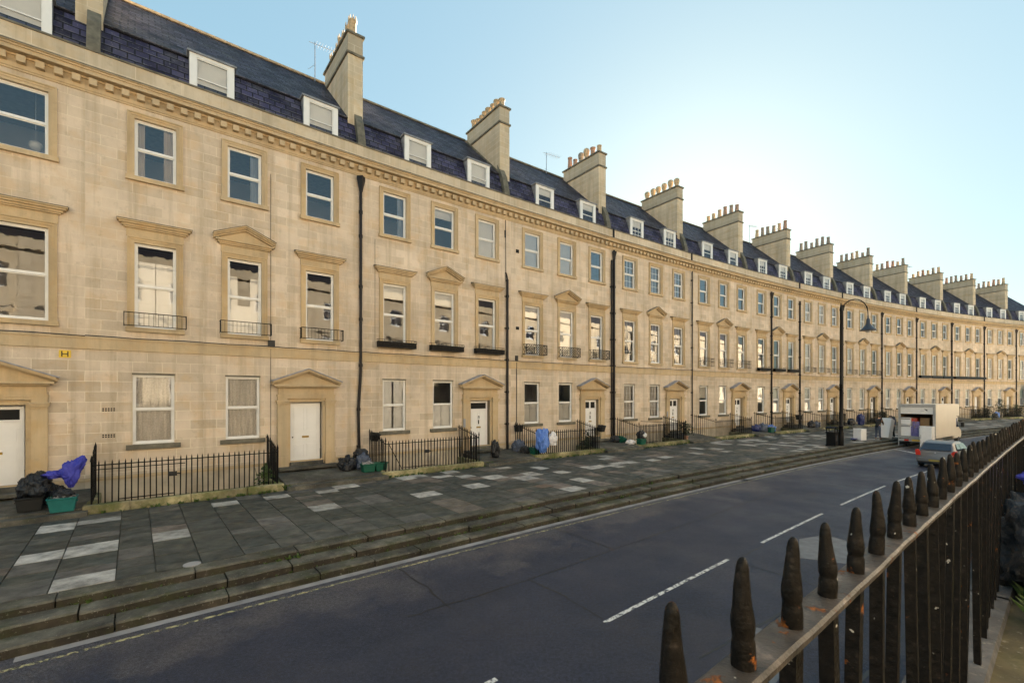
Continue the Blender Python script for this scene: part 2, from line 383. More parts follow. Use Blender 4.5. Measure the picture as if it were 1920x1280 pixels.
M['terrace_paving'] = moss_stone('mossy_raised_pavement', base=(.075,.063,.032), green=(.045,.048,.014), gm=.5, lo=(.035,.03,.018))
M['leaf'] = simple('leaf_green', (.07,.12,.025), .6, var=.5, vscale=20)
M['leaf_dark'] = simple('leaf_dark_green', (.03,.055,.02), .55, var=.5, vscale=20)
M['ground'] = simple('ground_earth', (.08,.075,.06), .95, var=.3, vscale=.3)

# bag / box plastics
def plastic_film(name, col, rough=.28):
    m, nt, b = mat(name); v = coords(nt); b.inputs['Base Color'].default_value = (*col, 1); b.inputs['Roughness'].default_value = rough
    bump(nt, b, noise_n(nt, v, 9, 6, .7), .9, .05); return m
M['bag_black'] = plastic_film('black_bin_liner', (.013,.014,.018))
M['bag_blue'] = plastic_film('royal_blue_sack', (.045,.05,.42), .4)
M['bag_navy'] = plastic_film('dark_blue_sack', (.015,.025,.12), .4)
M['bag_sky'] = plastic_film('sky_blue_sack', (.10,.22,.62), .4)
M['bag_white'] = plastic_film('white_sack', (.72,.70,.72), .45)
M['bag_grey'] = plastic_film('grey_sack', (.09,.11,.16), .35)
M['box_green'] = simple('green_recycling_plastic', (.006,.085,.055), .45, var=.15)
M['box_teal'] = simple('teal_recycling_plastic', (.008,.13,.125), .45, var=.15)
M['box_black'] = simple('black_recycling_plastic', (.012,.013,.014), .45, var=.15)
M['litter'] = simple('mixed_waste', (.25,.24,.24), .6, var=.8, vscale=14, bmp=.6)
M['label_white'] = simple('printed_white', (.7,.7,.7), .5)

# ------------------------------------------------------------ setting: ground, road, pavement, steps
def ribbon(name, s0, s1, d0, d1, z, m, step=1.0, kind='structure', drop=None, label=None):
    b = MB(); s = s0
    while s < s1-1e-6:
        t = min(s+step, s1)
        b.face([P3(s,d1,z), P3(t,d1,z), P3(t,d0,z), P3(s,d0,z)], [(s,d1),(t,d1),(t,d0),(s,d0)])
        if drop is not None:
            b.face([P3(s,d1,drop), P3(t,d1,drop), P3(t,d1,z), P3(s,d1,z)], [(s,0),(t,0),(t,.3),(s,.3)])
        s = t
    o = b.obj(name, m); o['kind'] = kind
    return o
SA, SB = -34.0, 118.0
g = MB(); g.face([(-900,-900,-2.3),(900,-900,-2.3),(900,900,-2.3),(-900,900,-2.3)]); tag(g.obj('ground', M['ground']), kind='structure')
ribbon('road', SA, SB, 10.2, 20.02, 0.0, M['asphalt'])
ribbon('gutter', -9.4, SB, 10.31, 10.50, .004, M['channel'])
# dashed centre line
cl = MB()
def strip(b, s0, s1, d, w, z, n=6, d2=None):
    for i in range(n):
        a = s0+(s1-s0)*i/n; c = s0+(s1-s0)*(i+1)/n
        da = d if d2 is None else d+(d2-d)*i/n; dc = d if d2 is None else d+(d2-d)*(i+1)/n
        b.face([P3(a,da+w/2,z), P3(c,dc+w/2,z), P3(c,dc-w/2,z), P3(a,da-w/2,z)])
s = -10.9; k = 0
dashes = [(-10.6,-8.8),(-5.9,-3.85),(-1.3,3.7),(5.7,10.7),(12.7,18.6),(20.2,26.0)]
s = 28.5
while s < 112: dashes.append((s, s+5.2)); s += 7.7
def dl(s): return 15.46-.60*min(1, max(0, (s+4)/22)) if s < 18 else 14.86
for a, c in dashes: strip(cl, a, c, dl(a), .085, .004, 8, dl(c))
strip(cl, 36.4, 34.6, 10.6, .35, .004, 3, 12.3)
tag(cl.obj('white_road_marking', M['wpaint']), kind='structure')
yl = MB(); strip(yl, -30, 40, 10.72, .075, .004, 60); tag(yl.obj('yellow_kerb_line', M['ypaint']), kind='structure')
tc = MB()
def crack(pts, w=.045):
    for (a, b_), (c, d_) in zip(pts, pts[1:]):
        n = 6
        prev = None
        for i in range(n+1):
            q = i/n; s_ = a+(c-a)*q+random.uniform(-.03,.03); dd = b_+(d_-b_)*q+random.uniform(-.03,.03)
            p = Vector(P3(s_, dd, .004))
            if prev is not None:
                t = (p-prev).normalized(); u = Vector((-t.y, t.x, 0))*w*random.uniform(.25,.6)
                tc.face([prev-u, p-u, p+u, prev+u])
            prev = p
for pts in ([(-3.1,10.8),(-3.1,12.03),(-3.2,13.2)], [(-2.8,13.08),(-1.1,13.13),(2.4,13.05),(7,12.9)], [(-1.1,13.13),(-1.1,14.25),(-1.2,15.3)],
            [(-4,13.0),(-2.8,13.08)], [(4,15.4),(5.6,15.3)], [(2.0,13.0),(2.1,10.6)], [(-1,17),(3,17.3),(9,17.6)], [(3.7,15.4),(3.6,19)], [(7,12.9),(14,12.6)], [(14,12.6),(14.2,10.6)], [(-2.5,18.6),(4,18.9)]): crack(pts)
tag(tc.obj('tar_joints', M['tar']), kind='structure')
pp = MB(); pp.face([P3(a,b_,.005) for a,b_ in [(5.2,16.25),(5.7,17.2),(7.7,16.85),(7.95,16.0),(6.9,15.7)]])
pp.face([P3(a,b_,.005) for a,b_ in [(-.9,17.3),(-.8,18.0),(.9,17.9),(.7,17.15)]]); tag(pp.obj('road_patch', M['patch']), kind='structure')
# steps from road to pavement: three courses of separate stones
def stones(name, d0, d1, z0, z1, seed, smin=1.0, smax=2.3):
    rr = random.Random(seed); b = MB(); s = SA
    while s < SB:
        L = rr.uniform(smin, smax); n = 2; e = .012; dz = rr.uniform(-.012,.012); dd = rr.uniform(-.02,.02)
        for i in range(n):
            a = s+e+(L-2*e)*i/n; c = s+e+(L-2*e)*(i+1)/n
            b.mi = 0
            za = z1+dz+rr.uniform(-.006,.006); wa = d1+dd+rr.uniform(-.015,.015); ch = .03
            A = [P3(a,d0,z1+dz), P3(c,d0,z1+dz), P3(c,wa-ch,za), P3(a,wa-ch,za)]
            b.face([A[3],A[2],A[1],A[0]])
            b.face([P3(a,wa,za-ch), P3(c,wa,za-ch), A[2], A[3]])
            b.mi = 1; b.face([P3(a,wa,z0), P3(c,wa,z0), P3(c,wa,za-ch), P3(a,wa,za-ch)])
        for q, fl in ((s+e, 0), (s+L-e, 1)):
            f = [P3(q,d0,z0), P3(q,d1+dd,z0), P3(q,d1+dd,z1+dz), P3(q,d0,z1+dz)]
            b.face(f if fl else f[::-1])
        s += L
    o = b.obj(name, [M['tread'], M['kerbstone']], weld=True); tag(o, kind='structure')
    return o
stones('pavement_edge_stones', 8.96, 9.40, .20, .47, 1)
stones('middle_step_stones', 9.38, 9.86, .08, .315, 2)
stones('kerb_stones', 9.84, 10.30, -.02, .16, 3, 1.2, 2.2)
ribbon('pavement_bed', SA, SB, 1.82, 9.38, .435, M['slabstone'])
ribbon('step_bed', SA, SB, 9.0, 10.28, .07, M['slabstone'])
# flagstones
pale = [(-9.0,8.7),(-9.9,3.51),(-9.1,3.32),(-9.7,6.55),(-9.0,6.02),(-7.5,5.94),(-6.0,3.2),(-4.4,2.83),(-3.7,3.2),(-2.2,3.04),(-1.3,2.93),(-3.1,5.76),(1.0,2.93),(1.8,2.73),(2.5,3.12),(3.7,2.71),(3.1,3.96),(3.8,4.46),(2.1,6.0),(0.7,5.64),(0.7,6.27),(5.7,3.25),(4.9,5.68),(4.9,6.13),(7.6,4.11),(7.3,5.46),(5.3,8.25),(9.4,5.74),(10.5,5.29),(12.3,3.97),(10.8,5.91),(12.0,5.28),(12.3,5.95),(14.0,5.76),(13.1,3.75),(22.0,5.18),(21.4,6.17),(18.4,5.3),(29.5,4.04),(24.8,7.12),(16.0,5.33),(20.8,3.94)]
pv = MB(); tones = []; rr = random.Random(11); s = SA
while s < SB-.5:
    wd = rr.uniform(.62, .98); d = 2.12
    while d < 8.95:
        L = rr.uniform(.45, 1.0)
        if 8.95-d-L < .3: L = 8.95-d
        z = .47+rr.uniform(-.005, .004); e = .011; L1 = min(L, 8.95-d)
        q = [P3(s+e,d+L1-e,z), P3(s+wd-e,d+L1-e,z), P3(s+wd-e,d+e,z), P3(s+e,d+e,z)]
        lo = [(x_,y_,.43) for x_,y_,_ in q]
        pv.face(q)
        for i in range(4): pv.face([lo[i], lo[(i+1)%4], q[(i+1)%4], q[i]])
        hit = any(s <= a < s+wd and d <= b_ < d+L1 for a, b_ in pale)
        r_ = rr.random(); k = rr.uniform(.85, 1.15)
        if hit or (s > 24 and r_ < .17) or (s <= 24 and r_ < .012): t = (.44*k,.42*k,.39*k)
        elif r_ > .90: t = (.165*k,.135*k,.115*k)
        elif r_ > .78: t = (.115*k,.11*k,.103*k)
        elif r_ > .5: t = (.068*k,.072*k,.066*k)
        else: t = (.050*k,.056*k,.051*k)
        tones += [t]*5
        d += L
    s += wd
pme = pv.mesh('pavement', M['paving'])
ca = pme.color_attributes.new('tone', 'FLOAT_COLOR', 'CORNER')
flat = []
for p_, t in zip(pme.polygons, tones): flat += [t[0],t[1],t[2],1.0]*p_.loop_total
ca.data.foreach_set('color', flat); tag(put('pavement', pme), kind='structure')
dr = MB(); cx_, cy_ = P(-7.0, 8.9)
dr.lathe([(.16,.44),(.16,.478),(.13,.484),(.12,.478)], 20, (cx_,cy_,0)); tag(dr.obj('drain_cover', M['grey'], smooth=True), 'small round metal cover set in the pavement edge near the left', 'drain cover')
gg = MB()
for k in range(7): gg.face([P3(14.6+.07*k,10.72,.008),P3(14.635+.07*k,10.72,.008),P3(14.635+.07*k,10.36,.008),P3(14.6+.07*k,10.36,.008)])
tag(gg.obj('gully_grate', M['darkhole']), 'small dark slotted drain grate in the gutter at the kerb', 'drain grate')
mc = MB(); a_, b_ = 4.2, 7.3
mc.face([P3(a_,b_+.5,.479),P3(a_+.7,b_+.5,.479),P3(a_+.7,b_,.479),P3(a_,b_,.479)])
tag(mc.obj('access_cover', simple('rusty_brown_cover', (.16,.11,.08), .7, var=.4, vscale=8, bmp=.4)), 'rusty brown rectangular access cover sunk in the pavement slabs', 'access cover')
# ------------------------------------------------------------ HOUSES
PAR = [-18.2,-9.2,.17,8.81,17.75,27.0,36.16,44.85,53.83,63.08,71.85,81.2,90.08,98.88,107.9]
ZG = (2.30, 4.74); ZF = (6.38, 9.33); ZS = (11.63, 13.66)
_cache = {}
def cached(key, fn):
    if key not in _cache: _cache[key] = fn()
    return _cache[key]
# window pieces: local origin = centre of the opening at its sill, y into the house
def m_frame(w, h, cols, rows, upper=.5):
    def f():
        b = MB(); hw = w/2; y0, y1 = .085, .17; t = .055
        b.box(-hw,-hw+t,y0,y1,0,h); b.box(hw-t,hw,y0,y1,0,h); b.box(-hw+t,hw-t,y0,y1,h-t,h); b.box(-hw+t,hw-t,y0-.02,y1,0,.07)
        mid = h*upper
        # lower sash set back, upper sash in front
        b.box(-hw+t,hw-t,y0+.012,y1-.03,mid-.02,mid+.03)
        for z0, z1, yy in ((.07, mid-.02, .135), (mid+.03, h-t, .105)):
            b.box(-hw+t,-hw+t+.035,yy,yy+.035,z0,z1); b.box(hw-t-.035,hw-t,yy,yy+.035,z0,z1)
            b.box(-hw+t+.035,hw-t-.035,yy,yy+.035,z0,z0+.035); b.box(-hw+t+.035,hw-t-.035,yy,yy+.035,z1-.035,z1)
            iw = w-2*t-.07; ih = z1-z0-.07
            for c in range(1, cols):
                x = -iw/2+iw*c/cols; b.box(x-.011,x+.011,yy+.004,yy+.03,z0+.035,z1-.035)
            for r in range(1, rows):
                z = z0+.035+ih*r/rows; b.box(-iw/2,iw/2,yy+.006,yy+.028,z-.011,z+.011)
        return b.mesh('window', M['white'])
    return cached(('fr',w,h,cols,rows,upper), f)
M['glass_far'] = glass('glancing_window_glass', .0016, 2.1); M['glass_far_up'] = glass('glancing_upper_glass', .0016, 2.9)
FARGLASS = [False]
def m_glass(w, h):
    def f():
        b = MB(); hw = w/2-.06; b.face([(-hw,.150,.08),(hw,.150,.08),(hw,.150,h*.5),(-hw,.150,h*.5)]); b.face([(-hw,.122,h*.5),(hw,.122,h*.5),(hw,.122,h-.06),(-hw,.122,h-.06)])
        return b.mesh('glass', (M['glass_far'] if h > 2.2 else M['glass_far_up']) if FARGLASS[0] else (M['glass'] if h > 2.2 else M['glass_up']))
    return cached(('gl',w,h,FARGLASS[0]), f)
def wavy(w0, w1, y, z0, z1, amp, wl, m, name, seed=0):
    b = MB(); n = max(4, int((w1-w0)/.035)); pts = []
    for i in range(n+1):
        x = w0+(w1-w0)*i/n; pts.append((x, y+amp*math.sin(x*2*math.pi/wl+seed)+amp*.5*math.sin(x*17+seed)))
    for (a, c), (d, e) in zip(pts, pts[1:]): b.face([(a,c,z0),(d,e,z0),(d,e,z1),(a,c,z1)])
    return b.mesh(name, m, smooth='all', weld=True)
def fill(parent, kind, w, h):
    hw = w/2-.05
    if kind == 'net': put('net_curtain', cached(('net',w,h), lambda: wavy(-hw,hw,.26,.05,h-.04,.022,.13,M['net'],'net_curtain')), parent)
    elif kind == 'drapes':
        put('curtain', cached(('dr1',w,h), lambda: wavy(-hw,-hw+w*.2,.27,.05,h-.04,.03,.1,M['drape'],'curtain')), parent)
        put('curtain', cached(('dr2',w,h), lambda: wavy(hw-w*.26,hw,.27,.05,h-.04,.03,.1,M['drape'],'curtain',1)), parent)
    elif kind == 'sidedrape': put('curtain', cached(('dr3',w,h), lambda: wavy(hw-w*.26,hw,.27,.05,h-.04,.03,.1,M['blue_drape'],'curtain',1)), parent)
    elif kind in ('blind','halfblind','topblind','whole'):
        q = {'blind':.5,'halfblind':.38,'topblind':.2,'whole':.97}[kind]
        def f():
            b = MB(); b.box(-hw,hw,.22,.228,h-.05-h*q,h-.05); b.box(-hw,hw,.215,.233,h-.05-h*q-.03,h-.05-h*q); return b.mesh('roller_blind', M['blind'])
        put('roller_blind', cached((kind,w,h), f), parent)
    elif kind in ('shutters','lowshutters','shutgap','topdark'):
        top = {'shutters':h-.06,'lowshutters':h*.5,'shutgap':h-.06,'topdark':h*.80}[kind]
        def f():
            b = MB(); gap = .012 if kind != 'shutgap' else .05
            for x0, x1 in ((-hw,-gap),(gap,hw)):
                b.box(x0,x1,.235,.26,.05,top)
                nz = max(1, round(top/.8))
                for i in range(nz):
                    a = .05+(top-.05)*i/nz+.07; c = .05+(top-.05)*(i+1)/nz-.07
                    xa, xb = x0+.07, x1-.07
                    b.box(xa,xb,.226,.236,a,c); b.box(xa+.03,xb-.03,.219,.227,a+.03,c-.03)
            return b.mesh('shutter', M['shutter'])
        put('shutter', cached((kind,w,h), f), parent)
    elif kind == 'shutcut':        # central leaf open: dark slot between two shutters
        def f():
            b = MB(); t = h*.78
            b.box(-hw,-.22,.235,.26,.05,t); b.box(.22,hw,.235,.26,.05,t); b.box(-.22,.22,.235,.26,.05,h*.40)
            for xa, xb in ((-hw+.05,-.27),(.27,hw-.05)):
                for a, c in ((.12,h*.36),(h*.42,t-.08)): b.box(xa,xb,.226,.236,a,c)
            return b.mesh('shutter', M['shutter'])
        put('shutter', cached((kind,w,h), f), parent)
def m_arch(w, h, sill=True):      # moulded stone surround of an upper window
    def f():
        b = MB(); hw = w/2; a = .20
        for p, q, yy in ((0, a*.45, -.035), (a*.45, a*.8, -.055), (a*.8, a, -.085)):
            b.box(-hw-q,-hw-p,yy,.01,0,h+p); b.box(hw+p,hw+q,yy,.01,0,h+p); b.box(-hw-q,hw+q,yy,.01,h+p,h+q)
        b.box(-hw-a-.04,hw+a+.04,-.13,.015,-.15,-.003); b.box(-hw,hw,.012,.12,-.06,.002)
        return b.mesh('stone_surround', M['trim'])
    return cached(('ar',w,h), f)
def m_hood(w, kind):               # cornice or pediment above; origin at the window head
    def f():
        b = MB(); hw = w/2+.22
        b.box(-hw,hw,-.05,.01,.205,.48)
        for i, (z0,z1,p) in enumerate(((.48,.53,.12),(.53,.60,.17),(.60,.66,.24))): b.box(-hw-p+.05,hw+p-.05,-p,.01,z0,z1)
        if kind == 'flat':
            b.box(-hw-.24,hw+.24,-.29,.01,.66,.70)
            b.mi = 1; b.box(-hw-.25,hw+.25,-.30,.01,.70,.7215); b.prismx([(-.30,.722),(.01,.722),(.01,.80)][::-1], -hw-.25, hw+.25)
        else:
            e = hw+.24; r = .46
            b.prism([(-e,.66),(e,.66),(0,.66+r)], -.05, .01)
            for sx in (-1, 1):
                for o0, o1, p in ((0.0,.06,.15),(.06,.12,.22),(.12,.17,.28)):
                    pts = [(sx*(e+.02), .66+o0), (0, .66+r+o0), (0, .66+r+o1), (sx*(e+.02), .66+o1)]
                    if sx > 0: pts = pts[::-1]
                    b.prism(pts[::-1], -p, .01)
                b.mi = 1
                pts = [(sx*(e+.03), .83), (0, .66+r+.17), (0, .66+r+.185), (sx*(e+.03), .85)]
                b.prism((pts if sx < 0 else pts[::-1]), -.30, .01); b.mi = 0
        return b.mesh('hood', [M['trim'], M['dark_stone']], weld=False)
    return cached(('hood',w,kind), f)
def m_doorcase():
    def f():
        b = MB(); H = 2.50; hw = .64
        for sx in (-1, 1):
            def bx(xa, xb, *r):
                xa, xb = sorted((sx*xa, sx*xb)); b.box(xa, xb, *r)
            bx(hw+.003, hw+.13, -.05,.01,-.02,H+.16)      # inner architrave
            bx(hw+.13, hw+.50, -.13,.01,.30,H-.12); bx(hw+.10,hw+.53,-.17,.01,-.30,.30)
            bx(hw+.13,hw+.50,-.15,.01,H-.12,H-.06); bx(hw+.10,hw+.53,-.19,.01,H-.06,H+.02); bx(hw+.07,hw+.56,-.22,.01,H+.02,H+.08); bx(hw+.13,hw+.50,-.14,.01,H+.08,H+.16)
        b.box(-hw-.003,hw+.003,-.05,.01,H+.003,H+.16)
        b.box(-hw-.50,hw+.50,-.15,.01,H+.16,H+.25); b.box(-hw-.52,hw+.52,-.17,.01,H+.25,H+.32); b.box(-hw-.47,hw+.47,-.12,.01,H+.32,H+.60)
        b.box(-hw-.55,hw+.55,-.24,.01,H+.60,H+.66); b.box(-hw-.66,hw+.66,-.36,.01,H+.66,H+.73)
        e = hw+.70; zb = H+.73; r = .52
        b.prism([(-e,zb),(e,zb),(0,zb+r)], -.14, .01)
        for sx in (-1, 1):
            for o0, o1, p in ((0.0,.05,.27),(.05,.13,.38)):
                pts = [(sx*(e+.02), zb+o0), (0, zb+r+o0), (0, zb+r+o1), (sx*(e+.02), zb+o1)]
                b.prism((pts if sx < 0 else pts[::-1]), -p, .01)
            b.mi = 1
            pts = [(sx*(e+.06), zb+.115), (0, zb+r+.13), (0, zb+r+.17), (sx*(e+.06), zb+.16)]
            b.prism((pts if sx < 0 else pts[::-1]), -.43, .01); b.mi = 0
        # jamb linings
        b.box(-hw-.003,-hw,.01,.2,-.02,H); b.box(hw,hw+.003,.01,.2,-.02,H)
        return b.mesh('doorcase', [M['trim'], M['leadcap']])
    return cached('doorcase', f)
def m_door(kind):
    def f():
        b = MB(); hw = .60; H = 2.46; y = .16
        if kind == 'glazed':        # two small lights at the top
            b.box(-hw,hw,y,y+.05,0,H-.55); b.box(-hw,-hw+.13,y,y+.05,H-.55,H); b.box(hw-.13,hw,y,y+.05,H-.55,H); b.box(-.06,.06,y,y+.05,H-.55,H)
            for a, c in ((-hw+.13,-.06),(.06,hw-.13)): b.box(a,c,y,y+.05,H-.14,H); b.mi = 1; b.box(a,c,y+.02,y+.03,H-.55,H-.14); b.mi = 0
            pan = ((.15,.62),(.72,1.75))
        elif kind == 'fanlight':
            b.box(-hw,hw,y,y+.05,0,H-.42); b.box(-hw,hw,y-.03,y+.05,H-.47,H-.42); b.box(-hw,-hw+.1,y,y+.05,H-.42,H); b.box(hw-.1,hw,y,y+.05,H-.42,H); b.box(-hw+.1,hw-.1,y,y+.05,H-.1,H)
            b.mi = 1; b.box(-hw+.1,hw-.1,y+.02,y+.03,H-.42,H-.1); b.mi = 0
            pan = ((.15,.62),(.72,1.2),(1.3,1.85))
        else:
            b.box(-hw,hw,y,y+.05,0,H); pan = ((.15,.72),(.86,1.15),(1.28,2.30))
        for a, c in pan:
            for x0, x1 in ((-hw+.12,-.05),(.05,hw-.12)):
                t = .016
                b.box(x0,x1,y-.012,y-.0005,a,a+t); b.box(x0,x1,y-.012,y-.0005,c-t,c); b.box(x0,x0+t,y-.012,y-.0005,a+t,c-t); b.box(x1-t,x1,y-.012,y-.0005,a+t,c-t)
                b.box(x0+.05,x1-.05,y-.009,y-.0005,a+.05,c-.05)
        return b.mesh('door', [M['whitedoor'], M['darkhole']])
    return cached(('door',kind), f)
def m_letterbox(): return cached('lb', lambda: (lambda b: (b.box(-.14,.14,.137,.149,.98,1.06), b.mesh('letterbox', M['brass'], bevel=.004))[1])(MB()))
def m_handle():
    def f():
        b = MB(); b.tube([(-.52,.15,1.02),(-.52,.10,1.02),(-.52,.085,1.02)],[.015,.03,.024],10); return b.mesh('door_knob', M['iron'], smooth=True)
    return cached('knob', f)
def m_knocker():
    def f():
        b = MB(); b.tube([(0,.14,1.62),(0,.11,1.62)],[.03,.03],8); b.tube([(.05*math.cos(a/8*math.tau),.12,1.56+.06*math.sin(a/8*math.tau)) for a in range(9)], .009, 6)
        b.box(-.03,.03,.135,.149,1.2,1.42); return b.mesh('door_knocker', M['iron'])
    return cached('knock', f)
# little iron balconies
def m_balcony(kind):
    def f():
        b = MB(); hw = .86; d = .30; r = .010
        def bar(p, q, t=r): b.tube([p, q], t, 6)
        if kind == 'rail':
            for z, t in ((.02,.014),(.46,.016)):
                bar((-hw,-.14,z),(-hw,-.14-d,z),t); bar((-hw,-.14-d,z),(hw,-.14-d,z),t); bar((hw,-.14-d,z),(hw,-.14,z),t)
            n = 13
            for i in range(n+1): x = -hw+2*hw*i/n; bar((x,-.14-d,.02),(x,-.14-d,.46),.006)
            for sx in (-hw,hw):
                for k in range(3): bar((sx,-.14-d+.1*k,.02),(sx,-.14-d+.1*k,.46),.012)
        elif kind == 'lattice':
            for z in (.02,.60):
                b.box(-hw*.92,hw*.92,-.14-d-.015,-.14-d+.015,z-.015,z+.015)
                for sx in (-hw*.92,hw*.92): b.box(sx-.012,sx+.012,-.14-d+.015,-.1,z-.015,z+.015)
            for sx in (-hw*.92,hw*.92): b.box(sx-.014,sx+.014,-.14-d-.014,-.14-d+.014,.035,.585)
            W2 = hw*.92; st = .15
            k = -W2-.6
            while k < W2:
                for sg in (1,-1):
                    pts = []
                    for (x0,z0,x1,z1) in [((k),.02,(k+.58),.60)]:
                        if sg < 0: z0, z1 = z1, z0
                        # clip to width
                        def at(x): return z0+(z1-z0)*(x-x0)/(x1-x0)
                        xa, xb = max(x0,-W2), min(x1,W2)
                        if xb > xa+.01: b.tube([(xa,-.14-d,at(xa)),(xb,-.14-d,at(xb))], .011, 5)
                k += st
            for sx in (-W2, W2):
                for q in range(2):
                    b.tube([(sx,-.14-d,.02+.28*q),(sx,-.14,.30+.28*q)], .010, 5); b.tube([(sx,-.14,.02+.28*q),(sx,-.14-d,.30+.28*q)], .010, 5)
        elif kind == 'double':
            for z, t in ((.02,.012),(.40,.018),(.62,.014)):
                bar((-hw,-.14,z),(-hw,-.14-d,z),t); bar((-hw,-.14-d,z),(hw,-.14-d,z),t); bar((hw,-.14-d,z),(hw,-.14,z),t)
            for i in range(15): x = -hw+2*hw*i/14; bar((x,-.14-d,.02),(x,-.14-d,.75),.007)
            for sx in (-hw,hw): bar((sx,-.14,.02),(sx,-.14,.7),.009); bar((sx,-.29,.02),(sx,-.29,.7),.009)
        return b.mesh('balcony_rail', M['iron'])
    return cached(('bal',kind), f)
def m_planter():
    def f():
        b = MB(); hw = .95
        b.box(-hw,hw,-.40,-.14,-.12,.12); b.box(-hw-.02,hw+.02,-.42,-.14,.12,.15)
        n = 10
        for i in range(n):
            x = -hw+.1+(2*hw-.2)*i/(n-1); b.tube([(x+.06*math.cos(a/8*math.tau),-.408,.0+.06*math.sin(a/8*math.tau)) for a in range(9)], .010, 5)
        b.tube([(-hw,-.41,.24),(hw,-.41,.24)], .012, 6); b.tube([(-hw,-.41,.24),(-hw,-.13,.24)], .012, 6); b.tube([(hw,-.41,.24),(hw,-.13,.24)], .012, 6)
        for i in range(8):
            x = -hw+2*hw*i/7; b.tube([(x,-.41,.15),(x,-.41,.24)], .008, 5)
        return b.mesh('window_box', M['iron'])
    return cached('planter', f)
def m_planter_leaves():
    def f():
        b = MB(); q = random.Random(3)
        for i in range(70):
            x = q.uniform(-.85,.85); y = -.28+q.uniform(-.08,.08); z = .13; h = q.uniform(.02,.12); a = q.uniform(0,6.28)
            b.face([(x,y,z),(x+.03*math.cos(a),y+.03*math.sin(a),z+h*.6),(x,y,z+h),(x-.03*math.cos(a),y-.03*math.sin(a),z+h*.5)])
        return b.mesh('low_plants', M['leaf_dark'])
    return cached('pleaf', f)
def add_window(parent, x, z, w, h, kind, cols=1, rows=1, hood=None, upper=.5, arch=True):
    o = put('window', m_frame(w,h,cols,rows,upper), parent, (x,0,z))
    put('glass', m_glass(w,h), o)
    if kind: fill(o, kind, w, h)
    if arch: put('stone_surround', m_arch(w,h), o)
    if hood: put('hood', m_hood(w,hood), o, (0,0,h))
    return o
def m_gsill(w):
    def f():
        b = MB(); hw = w/2; b.box(-hw-.18,hw+.18,-.12,.015,-.16,-.003); b.box(-hw,hw,.012,.12,-.06,.002)
        for sx in (-1,1): pass
        return b.mesh('sill', M['dark_stone'])
    return cached(('gs',w), f)
def m_dormer():
    def f():
        b = MB(); hw = .74; y0 = .72; z0 = 15.15; z1 = 17.18
        # white front with an opening .94 wide
        b.mi = 0; b.box(-hw,-.53,y0,y0+.08,z0,z1); b.box(.53,hw,y0,y0+.08,z0,z1); b.box(-.53,.53,y0,y0+.08,z1-.12,z1); b.box(-.53,.53,y0,y0+.08,z0,15.72)
        b.mi = 1
        b.face([(-hw,y0+.08,z0),(-hw,y0+.08,z1),(-hw,2.2,z1+.05),(-hw,1.0,z0)][::-1]); b.face([(hw,y0+.08,z0),(hw,y0+.08,z1),(hw,2.2,z1+.05),(hw,1.0,z0)])
        b.box(-hw-.08,hw+.08,y0-.07,2.3,z1,z1+.07)
        b.mi = 2; b.box(-hw,hw,1.6,1.62,z0,z1)
        return b.mesh('dormer', [M['white'], M['lead'], M['room']])
    return cached('dormer', f)
def m_dsash(cols, rows):
    def f():
        b = MB(); y = .75; x = .53; z0 = 15.72; z1 = 17.06; t = .04; mid = (z0+z1)/2-.1
        b.box(-x,-x+t,y,y+.04,z0,z1); b.box(x-t,x,y,y+.04,z0,z1); b.box(-x+t,x-t,y,y+.04,z1-t,z1); b.box(-x+t,x-t,y,y+.04,z0,z0+t); b.box(-x+t,x-t,y-.01,y+.04,mid-.02,mid+.02)
        for c in range(1,cols): q = -x+2*x*c/cols; b.box(q-.011,q+.011,y+.005,y+.035,z0+t,z1-t)
        for a, e in ((z0+t,mid-.02),(mid+.02,z1-t)):
            for r in range(1,rows): q = a+(e-a)*r/rows; b.box(-x+t,x-t,y+.007,y+.033,q-.011,q+.011)
        return b.mesh('window', M['white'])
    return cached(('ds',cols,rows), f)
def m_dglass(): return cached('dg', lambda: (lambda b: (b.face([(-.50,.77,15.76),(.50,.77,15.76),(.50,.77,17.03),(-.50,.77,17.03)]), b.mesh('glass', M['glass']))[1])(MB()))
def m_dblind(q=.45):
    def f():
        b = MB(); b.box(-.51,.51,.84,.845,17.02-1.24*q,17.04); return b.mesh('roller_blind', M['blind'])
    return cached(('db',q), f)
def m_pot(kind):
    def f():
        b = MB()
        if kind == 'roll': pr = [(.17,0),(.17,.10),(.14,.14),(.13,.45),(.15,.52),(.17,.55),(.17,.62),(.13,.63),(.12,.60)]
        elif kind == 'tall': pr = [(.19,0),(.19,.06),(.165,.08),(.12,.78),(.145,.80),(.145,.88),(.11,.88)]
        elif kind == 'bell': pr = [(.14,0),(.13,.3),(.17,.42),(.19,.58),(.18,.70),(.12,.78),(.05,.80)]
        elif kind == 'crown': pr = [(.19,0),(.19,.12),(.15,.16),(.14,.62),(.17,.66),(.17,.74),(.12,.74)]
        else: pr = [(.18,0),(.18,.05),(.15,.07),(.125,.55),(.145,.57),(.145,.62),(.10,.62)]
        b.lathe(pr, 14)
        if kind == 'crown':
            for i in range(8):
                a = i/8*math.tau; x, y = .145*math.cos(a), .145*math.sin(a); b.tube([(x,y,.74),(x,y,.92)],[.035,.012],5)
        return b
    return f()
POT = {}
for kd in ('roll','tall','bell','crown','short'):
    for c in ('buff','red','grey'): POT[(kd,c)] = m_pot(kd).mesh('chimney_pot', M['pot_'+c], smooth=True)

